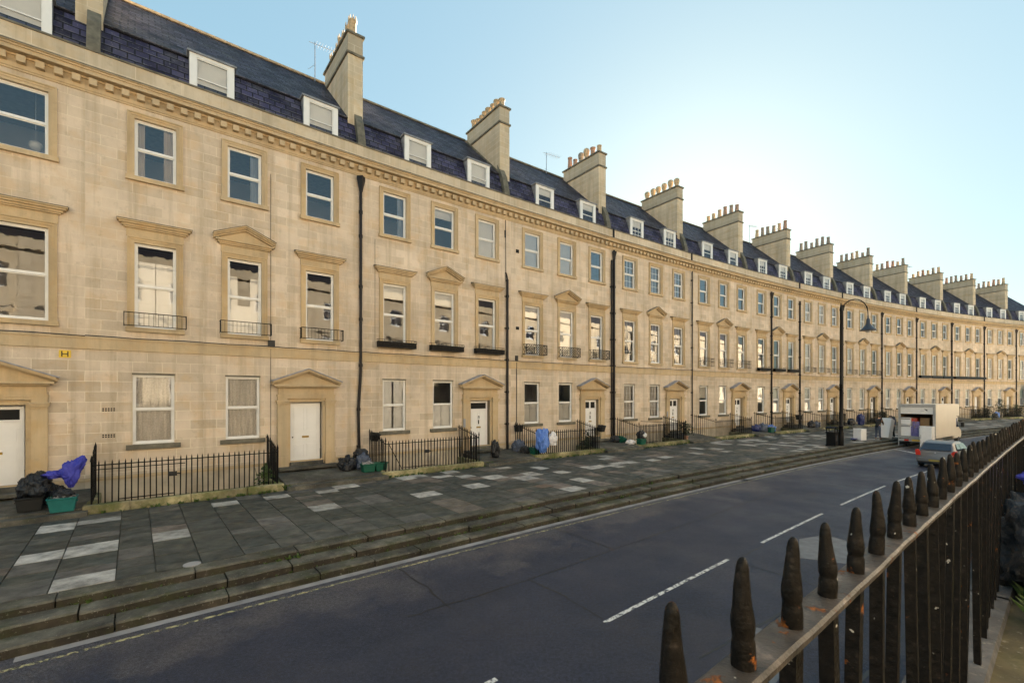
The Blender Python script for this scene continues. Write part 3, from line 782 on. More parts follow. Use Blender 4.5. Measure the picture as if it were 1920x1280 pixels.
def wall_grid(b, x0, x1, z0, z1, ops, y=0.0, rev=.17):
    xs = sorted(set([x0,x1]+[o[0] for o in ops]+[o[1] for o in ops])); zs = sorted(set([z0,z1]+[o[2] for o in ops]+[o[3] for o in ops]))
    for xa, xb in zip(xs, xs[1:]):
        for za, zb in zip(zs, zs[1:]):
            cx, cz = (xa+xb)/2, (za+zb)/2
            if any(o[0] < cx < o[1] and o[2] < cz < o[3] for o in ops): continue
            b.face([(xa,y,za),(xb,y,za),(xb,y,zb),(xa,y,zb)])
    for a, c, e, g_ in ops:
        b.face([(a,y,e),(a,y,g_),(a,y+rev,g_),(a,y+rev,e)]); b.face([(c,y,e),(c,y+rev,e),(c,y+rev,g_),(c,y,g_)])
        b.face([(a,y,g_),(c,y,g_),(c,y+rev,g_),(a,y+rev,g_)]); b.face([(a,y,e),(a,y+rev,e),(c,y+rev,e),(c,y,e)])
ROOF = [(.58,15.0),(.72,15.7),(.98,16.6),(1.25,17.28)]
def roof_quads(b, W):
    acc = 0; b.mi = 0
    for (ya,za),(yb,zb) in zip(ROOF, ROOF[1:]):
        L = math.hypot(yb-ya, zb-za); b.face([(0,ya,za),(W,ya,za),(W,yb,zb),(0,yb,zb)], [(0,acc),(W,acc),(W,acc+L),(0,acc+L)]); acc += L
    b.mi = 1; L = math.hypot(3.85, 3.62)
    n = 10
    for i in range(n):           # upper slope with slight sag between rafters
        a, c = W*i/n, W*(i+1)/n
        b.face([(a,1.13,17.23),(c,1.13,17.23),(c,5.0,20.85),(a,5.0,20.85)], [(a,0),(c,0),(c,L),(a,L)])
    b.face([(0,1.13,17.23),(W,1.13,17.23),(W,1.15,17.16),(0,1.15,17.16)][::-1], [(0,0),(W,0),(W,.05),(0,.05)])
    b.face([(0,1.15,17.16),(W,1.15,17.16),(W,1.3,17.2),(0,1.3,17.2)][::-1], [(0,0),(W,0),(W,.05),(0,.05)])
    b.face([(0,5.0,20.85),(W,5.0,20.85),(W,10,16.2),(0,10,16.2)], [(0,0),(W,0),(W,6.8),(0,6.8)])
    b.mi = 2; b.face([(0,.33,15.05),(W,.33,15.05),(W,.60,15.05),(0,.60,15.05)])

HOUSE = [
 # label detail, ground fills, first fills, second fills, (cols,rows) ground/first/second, balcony, door kind, aerial
 dict(l='cropped by the left edge, white door with narrow dark fanlight', g=['net','net'], f=[None,None,'plain'], s=['drapes',None,'globe'], p=(1,1,1,1), bal=None, door='fanlight'),
 dict(l='with lace curtains below and white shutters in tall windows above', g=['net','net'], f=['topdark','shutcut',None], s=['drapes','sidedrape',None], p=(1,1,1,1), bal='rail', door='panel'),
 dict(l='with black trough window boxes and half shuttered ground floor windows', g=['shutgap','lowshutters'], f=['topblind','topblind',None], s=['sidedrape','topblind','whole'], p=(1,1,1,1), bal='planter', door='fanlight'),
 dict(l='with criss-cross lattice balconies under its tall windows', g=['lowshutters','lowshutters'], f=['topblind','whole',None], s=['whole','whole',None], p=(1,1,1,1), bal='lattice', door='glazed'),
 dict(l='with small paned windows, right of the twin black downpipes', g=['net','net'], f=[None,None,None], s=[None,None,None], p=(3,2,3,2), bal=None, door='glazed'),
 dict(l='with double railed balconies, third house left of the street lamp', g=['halfblind','whole'], f=[None,None,None], s=[None,None,None], p=(1,1,1,1), bal='double', door='glazed'),
 dict(l='with a downpipe between its first two windows', g=['blind','blind'], f=[None,None,'topblind'], s=[None,None,None], p=(1,1,1,1), bal='planter', door='glazed'),
 dict(l='behind the tall swan neck street lamp', g=['net','net'], f=['whole','whole',None], s=['whole','whole',None], p=(3,2,3,2), bal='rail', door='glazed'),
 dict(l='just right of the street lamp, above the white appliance', g=['whole','whole'], f=['whole','whole',None], s=[None,'whole',None], p=(1,1,1,1), bal='rail', door='glazed'),
 dict(l='directly behind the two people carrying the fridge', g=['whole','whole'], f=['whole',None,None], s=[None,None,None], p=(1,1,1,1), bal=None, door='glazed'),
 dict(l='behind the left half of the removal van', g=['blind','blind'], f=['whole','whole',None], s=[None,None,None], p=(1,1,1,1), bal='trough', door='glazed'),
 dict(l='behind the right half of the removal van', g=['blind','blind'], f=['whole','whole',None], s=[None,None,None], p=(1,1,1,1), bal='trough', door='panel'),
 dict(l='with bushy plants by its railings, right of the removal van', g=['blind','blind'], f=['whole','whole',None], s=['whole','whole',None], p=(1,1,1,1), bal=None, door='panel'),
 dict(l='farthest of the row, with a green board on its front', g=['blind','blind'], f=['whole','whole',None], s=['whole',None,None], p=(1,1,1,1), bal=None, door='panel'),
]
houses = []
def build_house(i):
    H = HOUSE[i]; s0, s1 = PAR[i], PAR[i+1]
    p0, p1 = Vector(P3(s0,0,0)), Vector(P3(s1,0,0)); W = (p1-p0).length; ang = math.atan2(p1.y-p0.y, p1.x-p0.x)
    root = empty('terraced_house', p0, ang, 'stone house '+H['l'], 'house', 'terraced houses along the curved street')
    k = W/8.95; rr = random.Random(100+i)
    if i == 1: gx = [1.79,4.55]; dx = 6.90; ux = [1.84,4.61,7.46]
    else: gx = [1.58*k,4.34*k]; dx = 6.72*k if i != 4 else 6.93; ux = [1.60*k,4.42*k,7.20*k]
    if i == 0: ux = [1.7,4.4,7.52]; dx = 7.0
    w = 1.17; fw = 1.17 if i else 1.25
    ops = [(x-w/2,x+w/2,ZG[0],ZG[1]) for x in gx]+[(x-fw/2,x+fw/2,ZF[0],ZF[1]) for x in ux]+[(x-fw/2,x+fw/2,ZS[0],ZS[1]) for x in ux]
    ops.append((dx-.64,dx+.64,1.22,3.72))
    b = MB(); wall_grid(b, 0, W, -2.1, 14.86, ops)
    prof = [(0.0,-2.1),(10,-2.1),(10,16.2),(5,20.84),(1.25,17.26),(.72,15.68),(.6,15.04),(.0,15.04)]
    b.face([(.012,y,z) for y,z in prof[::-1]]); b.face([(W-.012,y,z) for y,z in prof]); b.face([(W,10,-2.1),(0,10,-2.1),(0,10,16.2),(W,10,16.2)])
    b.obj('wall', M['wall'], root)
    b = MB(); b.box(0,W,-.035,.01,1.16,1.27); b.obj('plinth_course', M['trim'], root)
    b = MB(); b.box(0,W,-.055,.01,5.55,5.90); b.box(0,W,-.085,.01,5.90,5.96); b.obj('string_course', M['trim'], root)
    # main cornice with dentils
    b = MB(); b.box(0,W,-.04,.01,14.04,14.10); b.box(0,W,-.07,.01,14.10,14.16)
    b.box(0,W,-.10,.01,14.44,14.50)
    n = round(W/.405)
    for q in range(n):
        x = W*(q+.5)/n; b.box(x-.10,x+.10,-.25,.009,14.23,14.438)
    b.box(0,W,-.06,.011,14.16,14.44)
    b.box(0,W,-.34,.01,14.50,14.62); b.box(0,W,-.38,.01,14.62,14.68); b.box(0,W,-.43,.01,14.68,14.74)
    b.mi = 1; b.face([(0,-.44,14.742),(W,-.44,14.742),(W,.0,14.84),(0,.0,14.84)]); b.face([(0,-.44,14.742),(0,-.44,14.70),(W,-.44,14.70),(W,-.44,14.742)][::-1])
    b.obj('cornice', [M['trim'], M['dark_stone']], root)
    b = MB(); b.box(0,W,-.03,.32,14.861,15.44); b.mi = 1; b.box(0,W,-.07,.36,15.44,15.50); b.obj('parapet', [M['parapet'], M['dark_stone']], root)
    b = MB(); roof_quads(b, W); rf = b.obj('roof', [M['slate_low'], M['slate_up'], M['lead']], root)
    b = MB(); b.box(.0,W,4.9,5.1,20.83,20.93); b.obj('ridge', M['pot_buff'] if i < 2 else M['dark_stone'], rf)
    # party upstand on the left
    b = MB(); pr = [(.3,15.45),(.52,15.5),(.60,16.1),(.84,17.0),(1.12,17.5),(1.35,17.85),(1.35,17.2),(.9,16.0),(.6,15.0),(.3,15.0)]
    b.prismx(pr[::-1], -.12+.10, .24+.10); b.prismx([(1.2,17.2),(5.05,20.75),(5.05,21.0),(1.2,17.42)][::-1], -.05, .19)
    b.obj('party_coping', M['dark_stone'], root)
    # chimney
    st = [M['chimney'], M['chimney_dirty'], M['dark_stone']]
    b = MB(); cx = .36 if i == 3 else .03; t = .36; y0, y1 = 1.12, 4.85
    b.box(cx-t,cx+t,y0,y1,15.5,20.3); b.mi = 2; b.box(cx-t-.07,cx+t+.07,y0-.07,y1+.07,20.3,20.40); b.mi = 1; b.box(cx-t,cx+t,y0,y1,20.40,21.28); b.mi = 2; b.box(cx-t-.08,cx+t+.08,y0-.08,y1+.08,21.28,21.38)
    ch = b.obj('chimney', st, root)
    kinds = {2:('crown','buff'),3:('roll','buff'),4:('mix','buff'),5:('bell','buff'),6:('tall','grey')}.get(i, ('tall','grey') if i%2 else ('short','grey'))
    npot = {2:7,3:8,4:6}.get(i,6)
    for q in range(npot):
        kd, c = kinds
        if kd == 'mix': kd = ['short','roll','bell','bell','short','tall'][q]; c = ['red','red','grey','buff','red','buff'][::-1][q]
        if i >= 6: kd = rr.choice(['tall','tall','short']); c = rr.choice(['grey','grey','buff','red'])
        o = put('chimney_pot', POT[(kd,c)], ch, (cx+rr.uniform(-.05,.05), y0+.35+(y1-y0-.7)*q/(npot-1), 21.37), (rr.uniform(-.03,.03),rr.uniform(-.03,.03),rr.uniform(0,3)), (1.22,1.22,rr.uniform(.95,1.2)))
    # dormers
    for x in ((3.45*k,7.38*k) if i in (0,1) else (3.25*k,7.15*k)):
        dm = put('dormer', m_dormer(), root, (x,0,0)); pc = (3,2) if i in (4,) or i > 5 else (1,1)
        dw = put('window', m_dsash(*pc), dm); put('glass', m_dglass(), dw)
        if i < 4: put('roller_blind', m_dblind(.95 if i < 3 else .3), dw)
        else: put('roller_blind', m_dblind(.35), dw)
    # rooms
    b = MB(); b.mi = 0
    b.face([(.02,4.5,1.2),(W-.02,4.5,1.2),(W-.02,4.5,14.3),(.02,4.5,14.3)])
    for x, za, zb in ((5.75*k,1.21,5.6),(3.0*k,5.61,10.4),(5.9*k,10.41,14.3)): b.box(x-.05,x+.05,.3,4.49,za,zb)
    b.mi = 1
    for z in (1.2,5.6,10.4,14.3): b.box(.02,W-.02,.19,4.49,z-.15,z)
    b.obj('interior', [M['room'], M['floorb']], root)
    # windows: the panes farther along have glass made more mirror-like, for brighter reflections
    FARGLASS[0] = i >= 3
    for x, kd in zip(gx, H['g']):
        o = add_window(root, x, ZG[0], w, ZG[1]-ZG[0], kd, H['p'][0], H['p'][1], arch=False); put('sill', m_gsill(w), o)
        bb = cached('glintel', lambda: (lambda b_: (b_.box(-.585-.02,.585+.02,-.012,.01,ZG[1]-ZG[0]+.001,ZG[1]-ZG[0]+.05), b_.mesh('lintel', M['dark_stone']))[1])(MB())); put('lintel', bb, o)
    for j, (x, kd) in enumerate(zip(ux, H['f'])):
        o = add_window(root, x, ZF[0], fw, ZF[1]-ZF[0], None if kd == 'plain' else kd, H['p'][2], H['p'][3] if H['p'][2] > 1 else 1, hood='ped' if j == 1 else 'flat')
        bl = H['bal']
        if bl in ('rail','lattice','double'): put('balcony_rail', m_balcony(bl), o)
        elif bl in ('planter','trough'):
            if bl == 'trough':
                bb = cached('trough', lambda: (lambda b_: (b_.box(-1.36,1.36,-.42,-.14,-.16,.14), b_.box(-1.38,1.38,-.44,-.14,.14,.17), b_.mesh('window_box', M['iron']))[2])(MB())); wb = put('window_box', bb, o)
            else: wb = put('window_box', m_planter(), o)
            if i == 2: put('low_plants', m_planter_leaves(), wb) if False else None
    for x, kd in zip(ux, H['s']):
        o = add_window(root, x, ZS[0], fw, ZS[1]-ZS[0], None if kd == 'globe' else kd, H['p'][2], H['p'][3] if H['p'][2] > 1 else 1)
        if kd == 'globe':
            b = MB(); b.lathe([(.02,-.17),(.11,-.14),(.17,-.05),(.18,.03),(.14,.12),(.06,.17),(.01,.18)],16,(.25,.9,.55)); b.tube([(.25,.9,.72),(.25,.9,2.6)],.006,5); b.obj('lampshade', M['lampshade'], o, smooth=True)
    # door
    d = put('door', m_door(H['door']), root, (dx,0,1.22)); put('doorcase', m_doorcase(), d); put('letterbox', m_letterbox(), d); put('door_knob', m_handle(), d)
    if H['door'] != 'panel': put('door_knocker', m_knocker(), d)
    # doorstep, bridge slab over the basement area, area floor
    ae = 5.55*k if i != 1 else 5.62
    b = MB(); b.mi = 0
    b.box(dx-.66,dx+.66,-.16,.16,1.05,1.215)
    b.box(dx-1.15,dx+1.15,-.55,-.005,.95,1.06)
    b.prismx([(-2.06,.68),(-.005,.93),(-.005,.5),(-2.06,.40)][::-1], ae, W+.18)
    b.box(ae+.02,W+.16,-2.42,-2.065,.44,.62)
    b.obj('door_bridge', M['slabstone'], root)
    b = MB(); b.face([(0,-1.85,-2.0),(W,-1.85,-2.0),(W,0,-2.0),(0,0,-2.0)]); b.face([(W,-1.80,-2.1),(0,-1.80,-2.1),(0,-1.80,.5),(W,-1.80,.5)]); b.box(ae+.01,ae+.2,-1.79,-.01,-2.0,.45); b.box(.0,.19,-1.79,-.01,-2.0,.45); b.obj('basement_area', M['pit'], root)
    # pipes
    def pipe(x, z0, z1, hopper=True, r=.062, off=.10):
        b = MB(); b.tube([(x,-off,z0),(x,-off,z1)], r, 10); z = z0+1.4
        while z < z1-.3: b.tube([(x,-off,z),(x,-off,z+.13)], r*1.38, 10); b.box(x-r*1.9,x+r*1.9,-.012,.0,z+.03,z+.1); z += 1.82
        if hopper: b.tube([(x,-off-.02,z1-.05),(x,-off-.02,z1+.18),(x,-off-.03,z1+.42),(x,-off-.03,z1+.5)], [r*1.2,.13,.20,.20], 4); b.tube([(x,-off,z1+.3),(x,-off,z1+.62)], r*.9, 8)
        b.obj('downpipe', M['pipe'], root, smooth=True)
    x = W-.24
    if i == 0: pass
    elif i == 1:
        b = MB(); b.tube([(x+.02,-.10,1.1),(x-.02,-.10,3.2),(x-.02,-.10,3.4),(x+.09,-.10,5.1),(x+.09,-.10,13.35)], .066, 10)
        for z in (1.6,3.3,5.3,7.4,8.9,11.2,12.3): b.tube([(x+.09-(.1 if z < 4 else 0),-.10,z),(x+.09-(.1 if z < 4 else 0),-.10,z+.14)], .09, 10)
        b.tube([(x+.09,-.12,13.3),(x+.09,-.12,13.55),(x+.09,-.13,13.85),(x+.09,-.13,13.98)], [.08,.13,.20,.2], 4); b.obj('downpipe', M['pipe'], root, smooth=True)
        b = MB()
        for xx, zz in ((-8.62+9.2,3.53),(-8.62+9.2,2.64)):
            for a_ in range(5):
                for c_ in range(2): b.box(xx-.16+.07*a_,xx-.16+.07*a_+.042,-.006,.0,zz-.05+.065*c_,zz-.05+.065*c_+.042)
        b.obj('air_vent', M['darkhole'], root)
    elif i == 2: pipe(W-.33, .9, 10.6, False, .075); b = MB(); b.tube([(W-.40,-.05,10.5),(W-.42,-.05,14.0)], .018, 6); b.tube([(W-.3,-.09,10.5),(W-.36,-.09,10.8),(W-.42,-.06,11.0)], .045, 8); b.tube([(W-.45,-.05,13.0),(W-.45,-.05,13.4)], .04, 6); b.obj('lead_pipe', M['pipe'], root)
    elif i == 3: pipe(W-.10, .9, 13.4, True, .085); pipe(W-.34, .9, 13.3, False, .055)
    elif i == 4: pipe(W-.08, .9, 14.0, False, .045)
    elif i == 6: pipe(3.2, .9, 13.3, True, .075); pipe(W-.1, .9, 13.6, False, .08)
    elif i == 5: pass
    else:
        rpx = [.07,.085,.075][i%3]; pipe(W-.12, .9, 13.5, True, rpx)
    if i in (3,4,6,7,9,11): b = MB(); b.tube([(W-.10,-.07,14.85),(W-.10,-.07,15.5)], .07, 8); b.obj('rainwater_spout', M['pipe'], root)
    # thin cable on the string course
    b = MB(); pts = []; n = 14
    for q in range(n+1): pts.append((W*q/n, -.10, 5.985+.012*math.sin(q*1.7+i)))
    b.tube(pts, .016 if i < 5 else .012, 5)
    if i == 1: b.tube([(5.52,-.05,1.6),(5.52,-.05,13.0)], .010, 5); b.box(5.42,5.66,-.14,-.01,5.98,6.24)
    if i == 3: b.tube([(.38,-.05,2.2),(.38,-.05,6.1)], .022, 6); b.box(.30,.46,-.10,-.01,6.0,6.3)
    if i == 2: b.tube([(.55,-.03,6.5),(.55,-.03,11.3)], .007, 4)
    b.obj('cable', M['cable'], root)
    if i == 3:
        b = MB(); b.box(.36,.58,-.02,-.0005,12.3,12.5); b.box(.36,.58,-.02,-.0005,7.82,8.0); b.obj('air_vent', M['iron'], root)
    if i == 4 or i == 2:
        b = MB(); b.box(dx-1.16,dx-1.02+.0,-.16,-.135,2.3,2.75); b.obj('entry_panel', M['grey'], root)
    if i in (1,3,6,10):     # television aerials on the ridge
        b = MB(); ax = {1:8.64,3:7.0,6:8.08,10:8.6}[i]; hh = {1:2.05,3:1.55,6:2.1,10:2.4}[i]
        zt = 20.8+hh; b.tube([(ax,4.9,20.2),(ax,4.9,zt)], .028, 6); b.tube([(ax-.3,4.9,zt-.12),(ax+1.35,4.9,zt+.0)], .014, 5)
        for q in range(9): xx = ax+.05+.15*q; b.tube([(xx,4.62,zt-.09+.01*q),(xx,5.18,zt-.09+.01*q)], .008, 4)
        b.tube([(ax,4.9,zt-1.2),(ax-.35,4.9,zt-1.6)], .01, 4); b.obj('television_aerial', M['aerial'], root)
    houses.append(root)
    return root, W, ae
# stone bar kept in one mesh and shared by every area railing
def bar_mesh(h):
    def f():
        b = MB(); r = .017; b.box(-r,r,-r,r,0,h-.09); v = (0,0,h)
        b.face([(-r,-r,h-.09),(r,-r,h-.09),v]); b.face([(r,-r,h-.09),(r,r,h-.09),v]); b.face([(r,r,h-.09),(-r,r,h-.09),v]); b.face([(-r,r,h-.09),(-r,-r,h-.09),v])
        return b.mesh('bar', M['iron'])
    return cached(('bar',h), f)
RLAB = ['beside the cropped house at the far left','with a gate and lock box in front of the lace curtained windows','with a slanting stay, in front of the half shuttered ground windows','with the hanging white sack and blue sack, under the lattice balconies',
 'right of the twin downpipes, under small paned windows','under the double railed balconies','around the area of the house with a pipe between its windows','behind the street litter bin','behind the white appliance on the pavement','behind the two people with the fridge','hidden partly by the back of the removal van','beside the cab of the removal van','overgrown with dark bushes beyond the van','farthest one at the right edge below the green board']
def area_railing(i, root, W, ae):
    r = empty('area_railing', root.location, root.rotation_euler.z, 'black area railing '+RLAB[i], 'railing', 'basement area railings')
    x0, x1, yf = .27, ae-.25, -1.95
    b = MB()
    # kerb stones
    rr = random.Random(50+i); x = x0-.2
    while x < x1+.2:
        L = min(rr.uniform(.9,1.7), x1+.2-x); L = max(L, .3)
        z = .74+rr.uniform(-.02,.015); y = yf-.17+rr.uniform(-.02,.02); b.box(x+.006,x+L-.006,y,yf+.15,.42,z); x += L
    b.box(x0-.13,x0+.13,yf+.152,-.01,.45,.76); b.box(x1-.10,x1+.14,yf+.152,-.01,.45,.76)
    b.obj('kerb', M['plinth'], r, bevel=.025)
    zr = 1.90; up = .42
    b = MB(); b.box(x0,x1,yf-.012,yf+.012,zr-.016,zr+.016)
    for x in (x0, x1): b.prismx([(yf,zr-.016),(-.0,zr-.016+up),(-.0,zr+.016+up),(yf,zr+.016)][::-1], x-.01, x+.01)
    if i == 2: b.tube([(x0+.15,yf+.02,zr),(x0+.75,yf+.02,.78)], .016, 6); b.box(x0+.8,x0+2.3,yf-.010,yf+.010,.80,.83)
    if i == 1: b.box(x0+.05,x0+2.3,yf-.035,yf-.014,1.76,1.785); b.box(x0+.6,x0+2.0,yf-.010,yf+.010,.80,.83)
    if i == 4: b.tube([(x0+.3,yf+.1,2.25),(x1-.2,yf+.1,1.95)], .02, 6); b.box(x0+.6,x0+2.0,yf-.010,yf+.010,.80,.83)
    b.obj('rail', M['iron'], r)
    pos = []; n = int((x1-x0)/.152)
    for q in range(n+1): pos.append((x0+(x1-x0)*q/n, yf, .72, 1.34))
    for x in (x0, x1):
        m_ = 11
        for q in range(1, m_+1):
            t = q/(m_+.6); pos.append((x, yf+(0-yf)*t, .74+.0*t, 1.34+round(up*t,2)))
    if i < 5:
        for x,y,z,h in pos: put('bar', bar_mesh(h), r, (x+rr.uniform(-.004,.004),y,z), (rr.uniform(-.012,.012),rr.uniform(-.012,.012),0))
    else:
        b = MB(); q = .021
        for x,y,z,h in pos: b.tube([(x,y,z),(x,y,z+h-.08),(x,y,z+h)], [q,q,.002], 4)
        b.obj('bars', M['iron'], r)
    b = MB(); b.lathe([(.03,.5),(.035,.55),(.022,.6),(.022,2.0),(.04,2.03),(.03,2.09),(.006,2.2)], 8, (x0,yf,0)); b.obj('end_post', M['iron'], r, smooth=True); b = MB(); b.lathe([(.03,.5),(.022,.6),(.022,2.0),(.04,2.03),(.03,2.09),(.006,2.2)], 8, (x1,yf,0)); b.obj('end_post', M['iron'], r, smooth=True)
    if i in (1,2): b = MB(); b.box(x0+1.85,x0+2.08,yf-.05,yf+.03,1.38,1.52); b.box(x0+2.08,x0+2.16,yf-.02,yf+.02,1.43,1.47); b.obj('lock_box', M['black'], r, bevel=.01)
    return r
def house_pt(i, x, y, z):
    r = houses[i]; a = r.rotation_euler.z; return (r.location.x+x*math.cos(a)-y*math.sin(a), r.location.y+x*math.sin(a)+y*math.cos(a), z)
for i in range(14):
    root, W, ae = build_house(i); area_railing(i, root, W, ae)
# ------------------------------------------------------------ raised pavement, retaining wall and the near railing
DR = 20.245; PZ = 2.35
ribbon('raised_pavement', SA, SB, DR+.05, DR+5.2, PZ, M['terrace_paving'])
rp = MB(); s = SA
while s < SB:
    t = s+1.0; rp.face([P3(s,DR-.20,-.05), P3(t,DR-.20,-.05), P3(t,DR-.20,PZ), P3(s,DR-.20,PZ)][::-1]); rp.face([P3(s,DR-.2,PZ), P3(t,DR-.2,PZ), P3(t,DR+.2,PZ-.03), P3(s,DR+.2,PZ-.03)][::-1]); s = t
tag(rp.obj('retaining_wall', M['chimney']), 'soot darkened retaining wall below the near railing at the road edge', 'wall')
cp = MB(); s = -12.0; q_ = random.Random(5)
while s < 60:
    L = q_.uniform(.8, 1.3); e = .006; z = PZ+.045+q_.uniform(-.006,.006)
    A = [P3(s+e,DR+.06,z), P3(s+L-e,DR+.06,z), P3(s+L-e,DR-.24,z), P3(s+e,DR-.24,z)]; B = [P3(s+e,DR+.075,z-.05), P3(s+L-e,DR+.075,z-.05)]
    cp.face(A); cp.face([B[0],B[1],A[1],A[0]]); cp.face([A[3],A[2],(A[2][0],A[2][1],z-.12),(A[3][0],A[3][1],z-.12)]); s += L
tag(cp.obj('stone_coping', M['coping']), 'pale stone coping under the bars of the near railing', 'coping')
RT = EYE-.488
nr = empty('near_railing', P3(-7.95,DR,PZ), 0, 'rusty black spiked railing in the near right foreground', 'railing')
nr_loc = Vector(nr.location)
def rel(p): return tuple(Vector(p)-nr_loc)
b = MB(); s = -8.3
prev = None
wz = lambda s: .0015*math.sin(s*5.1)+.001*math.sin(s*11.3)
n = 0
while s < 45:
    st = .06 if s < 3 else .5
    a, c = s, s+st
    def sect(q):
        z = RT+wz(q); w = .036; jj = .002*noise.noise(Vector((q*9, 1, 0)))
        X = [(DR-w,z-.006),(DR-w,z+.004+jj),(DR-w+.006,z+.009+jj),(DR+w-.006,z+.009-jj),(DR+w,z+.003-jj),(DR+w,z-.008),(DR+w-.004,z-.011)]
        return [rel(P3(q,d,zz)) for d,zz in X]
    A, B = sect(a), sect(c)
    for k in range(7): b.face([A[k],B[k],B[(k+1)%7],A[(k+1)%7]])
    s += st
b.obj('top_rail', M['railtop'], nr, smooth=True, weld=True)
def near_bar(seed):
    q = random.Random(seed); b = MB(); zb = PZ+.03-RT; nseg = 9; r = .0162
    for k in range(nseg):            # square shaft
        z0 = zb+(-.008-zb)*k/nseg; z1 = zb+(-.008-zb)*(k+1)/nseg
        b.box(-r,r,-r,r,z0,z1, '' if k in (0,nseg-1) else 'tb')
    prof = [(.0198,.002),(.0205,.012),(.0200,.034),(.0192,.048),(.0178,.053),(.0176,.057),(.0188,.063),(.0198,.074),(.0190,.088),(.0168,.104),(.0150,.120),(.0135,.138),(.0121,.154),(.0108,.168),(.0086,.177),(.005,.183),(.001,.185)]
    rings = []; m_ = 18
    for rr_, z in prof:
        rings.append(len(b.v))
        for j in range(m_):
            a = j/m_*math.tau; w = 1+.055*noise.noise(Vector((math.cos(a)*1.6+seed*3.1, math.sin(a)*1.6, z*42)))+.05*noise.noise(Vector((math.cos(a)*4+seed, math.sin(a)*4, z*120)))
            b.v.append((rr_*w*math.cos(a)+.002*math.sin(z*30+seed), rr_*w*math.sin(a), z*q_s(seed)*1.035))
    for A, B in zip(rings, rings[1:]):
        for j in range(m_): b.f.append((A+j,A+(j+1)%m_,B+(j+1)%m_,B+j)); b.m.append(0); b.uv.append([(0,0)]*4)
    b.f.append(tuple(rings[-1]+j for j in range(m_))); b.m.append(0); b.uv.append([(0,0)]*m_)
    return b.mesh('spiked_bar', M['rusty'], smooth=True)
def q_s(seed): return 1+.05*math.sin(seed*7.7)
NB = [near_bar(k) for k in range(9)]
t = .588; k = 0
while k < 98:
    s = -7.95+t/.957; p = P3(s, DR, RT+wz(s))
    put('spiked_bar', NB[k%9], nr, rel(p), (random.uniform(-.02,.02),random.uniform(-.02,.02),rz(s)+random.choice((0,1,2,3))*math.pi/2+random.uniform(-.1,.1)))
    t += .2265; k += 1
b = MB()
while s < 45: s += .237; p = rel(P3(s,DR,RT)); z0 = PZ-RT; b.box(p[0]-.018,p[0]+.018,p[1]-.018,p[1]+.018,p[2]+z0,p[2]); b.tube([p,(p[0],p[1],p[2]+.06),(p[0],p[1],p[2]+.17)],[.02,.022,.008],6)
tag(b.obj('far_bars', M['rusty'], nr), kind='stuff')

# ------------------------------------------------------------ the sunlit terrace opposite (seen in the window panes)
M['opp'] = stone_wall('sunlit_opposite_stone', base=(.62,.50,.33), ashlar=True, paint=False)
OP = [-42+9.6*i for i in range(16)]
opp = None
for i, s in enumerate(OP[:-1]):
    p0 = Vector(P3(OP[i+1], DR+5.2, 0)); p1 = Vector(P3(s, DR+5.2, 0)); W = (p1-p0).length; ang = math.atan2(p1.y-p0.y, p1.x-p0.x)
    r = empty('opposite_house', p0, ang, 'honey stone house of the sunlit terrace opposite, seen reflected in the window panes', 'house', 'houses of the opposite terrace')
    def f():
        W_ = 9.7; ops = []
        for x in (1.7,4.6,7.6): ops += [(x-.6,x+.6,3.2,5.4),(x-.6,x+.6,7.2,9.8),(x-.6,x+.6,11.4,13.1)]
        b = MB(); wall_grid(b, 0, W_, PZ-.2, 15, ops, rev=.2); b.box(-.0,W_,-.3,0,14.2,14.5); b.box(0,W_,-.1,0,6.2,6.5)
        for x in (1.7,4.6,7.6): b.box(x-.9,x+.9,-.2,0,10.1,10.3); b.box(x-.75,x+.75,-.08,0,9.81,10.09)
        b.face([(0,.2,15),(W_,.2,15),(W_,8,15),(0,8,15)]); b.face([(W_,8,0),(0,8,0),(0,8,15),(W_,8,15)]); b.face([(0,0,0),(0,8,0),(0,8,15),(0,0,15)][::-1]); b.face([(W_,0,0),(W_,8,0),(W_,8,15),(W_,0,15)])
        return b.mesh('wall', M['opp'])
    def f2():
        b = MB(); b.prismx([(.3,15),(1.2,16.6),(4,18.2),(8,15)][::-1], 0, 9.7); return b.mesh('roof', M['slate_low'])
    def f3():
        b = MB()
        hw = .6
        b.box(-hw,hw,.12,.16,0,.07); b.box(-hw,hw,.12,.16,.93,1.0); b.box(-hw,-hw+.07,.12,.16,.07,.93); b.box(hw-.07,hw,.12,.16,.07,.93); b.box(-hw,hw,.11,.15,.48,.51); b.box(-.015,.015,.12,.15,.07,.93)
        b.mi = 1; b.face([(-hw,.17,0),(hw,.17,0),(hw,.17,1),(-hw,.17,1)]); return b.mesh('window', [M['white'], M['carglass']])
    def f4():
        b = MB(); b.box(-.4,.4,2,6,15,19.6); b.box(-.5,.5,1.9,6.1,19.6,19.8); return b.mesh('chimney', M['chimney'])
    put('wall', cached('ow', f), r); put('roof', cached('orf', f2), r); put('chimney', cached('och', f4), r, (.1,0,0))
    for x in (1.7,4.6,7.6):
        for z, h in ((3.2,2.2),(7.2,2.6),(11.4,1.7)): put('window', cached('owin', f3), r, (x,0,z), (0,0,0), (1,1,h))

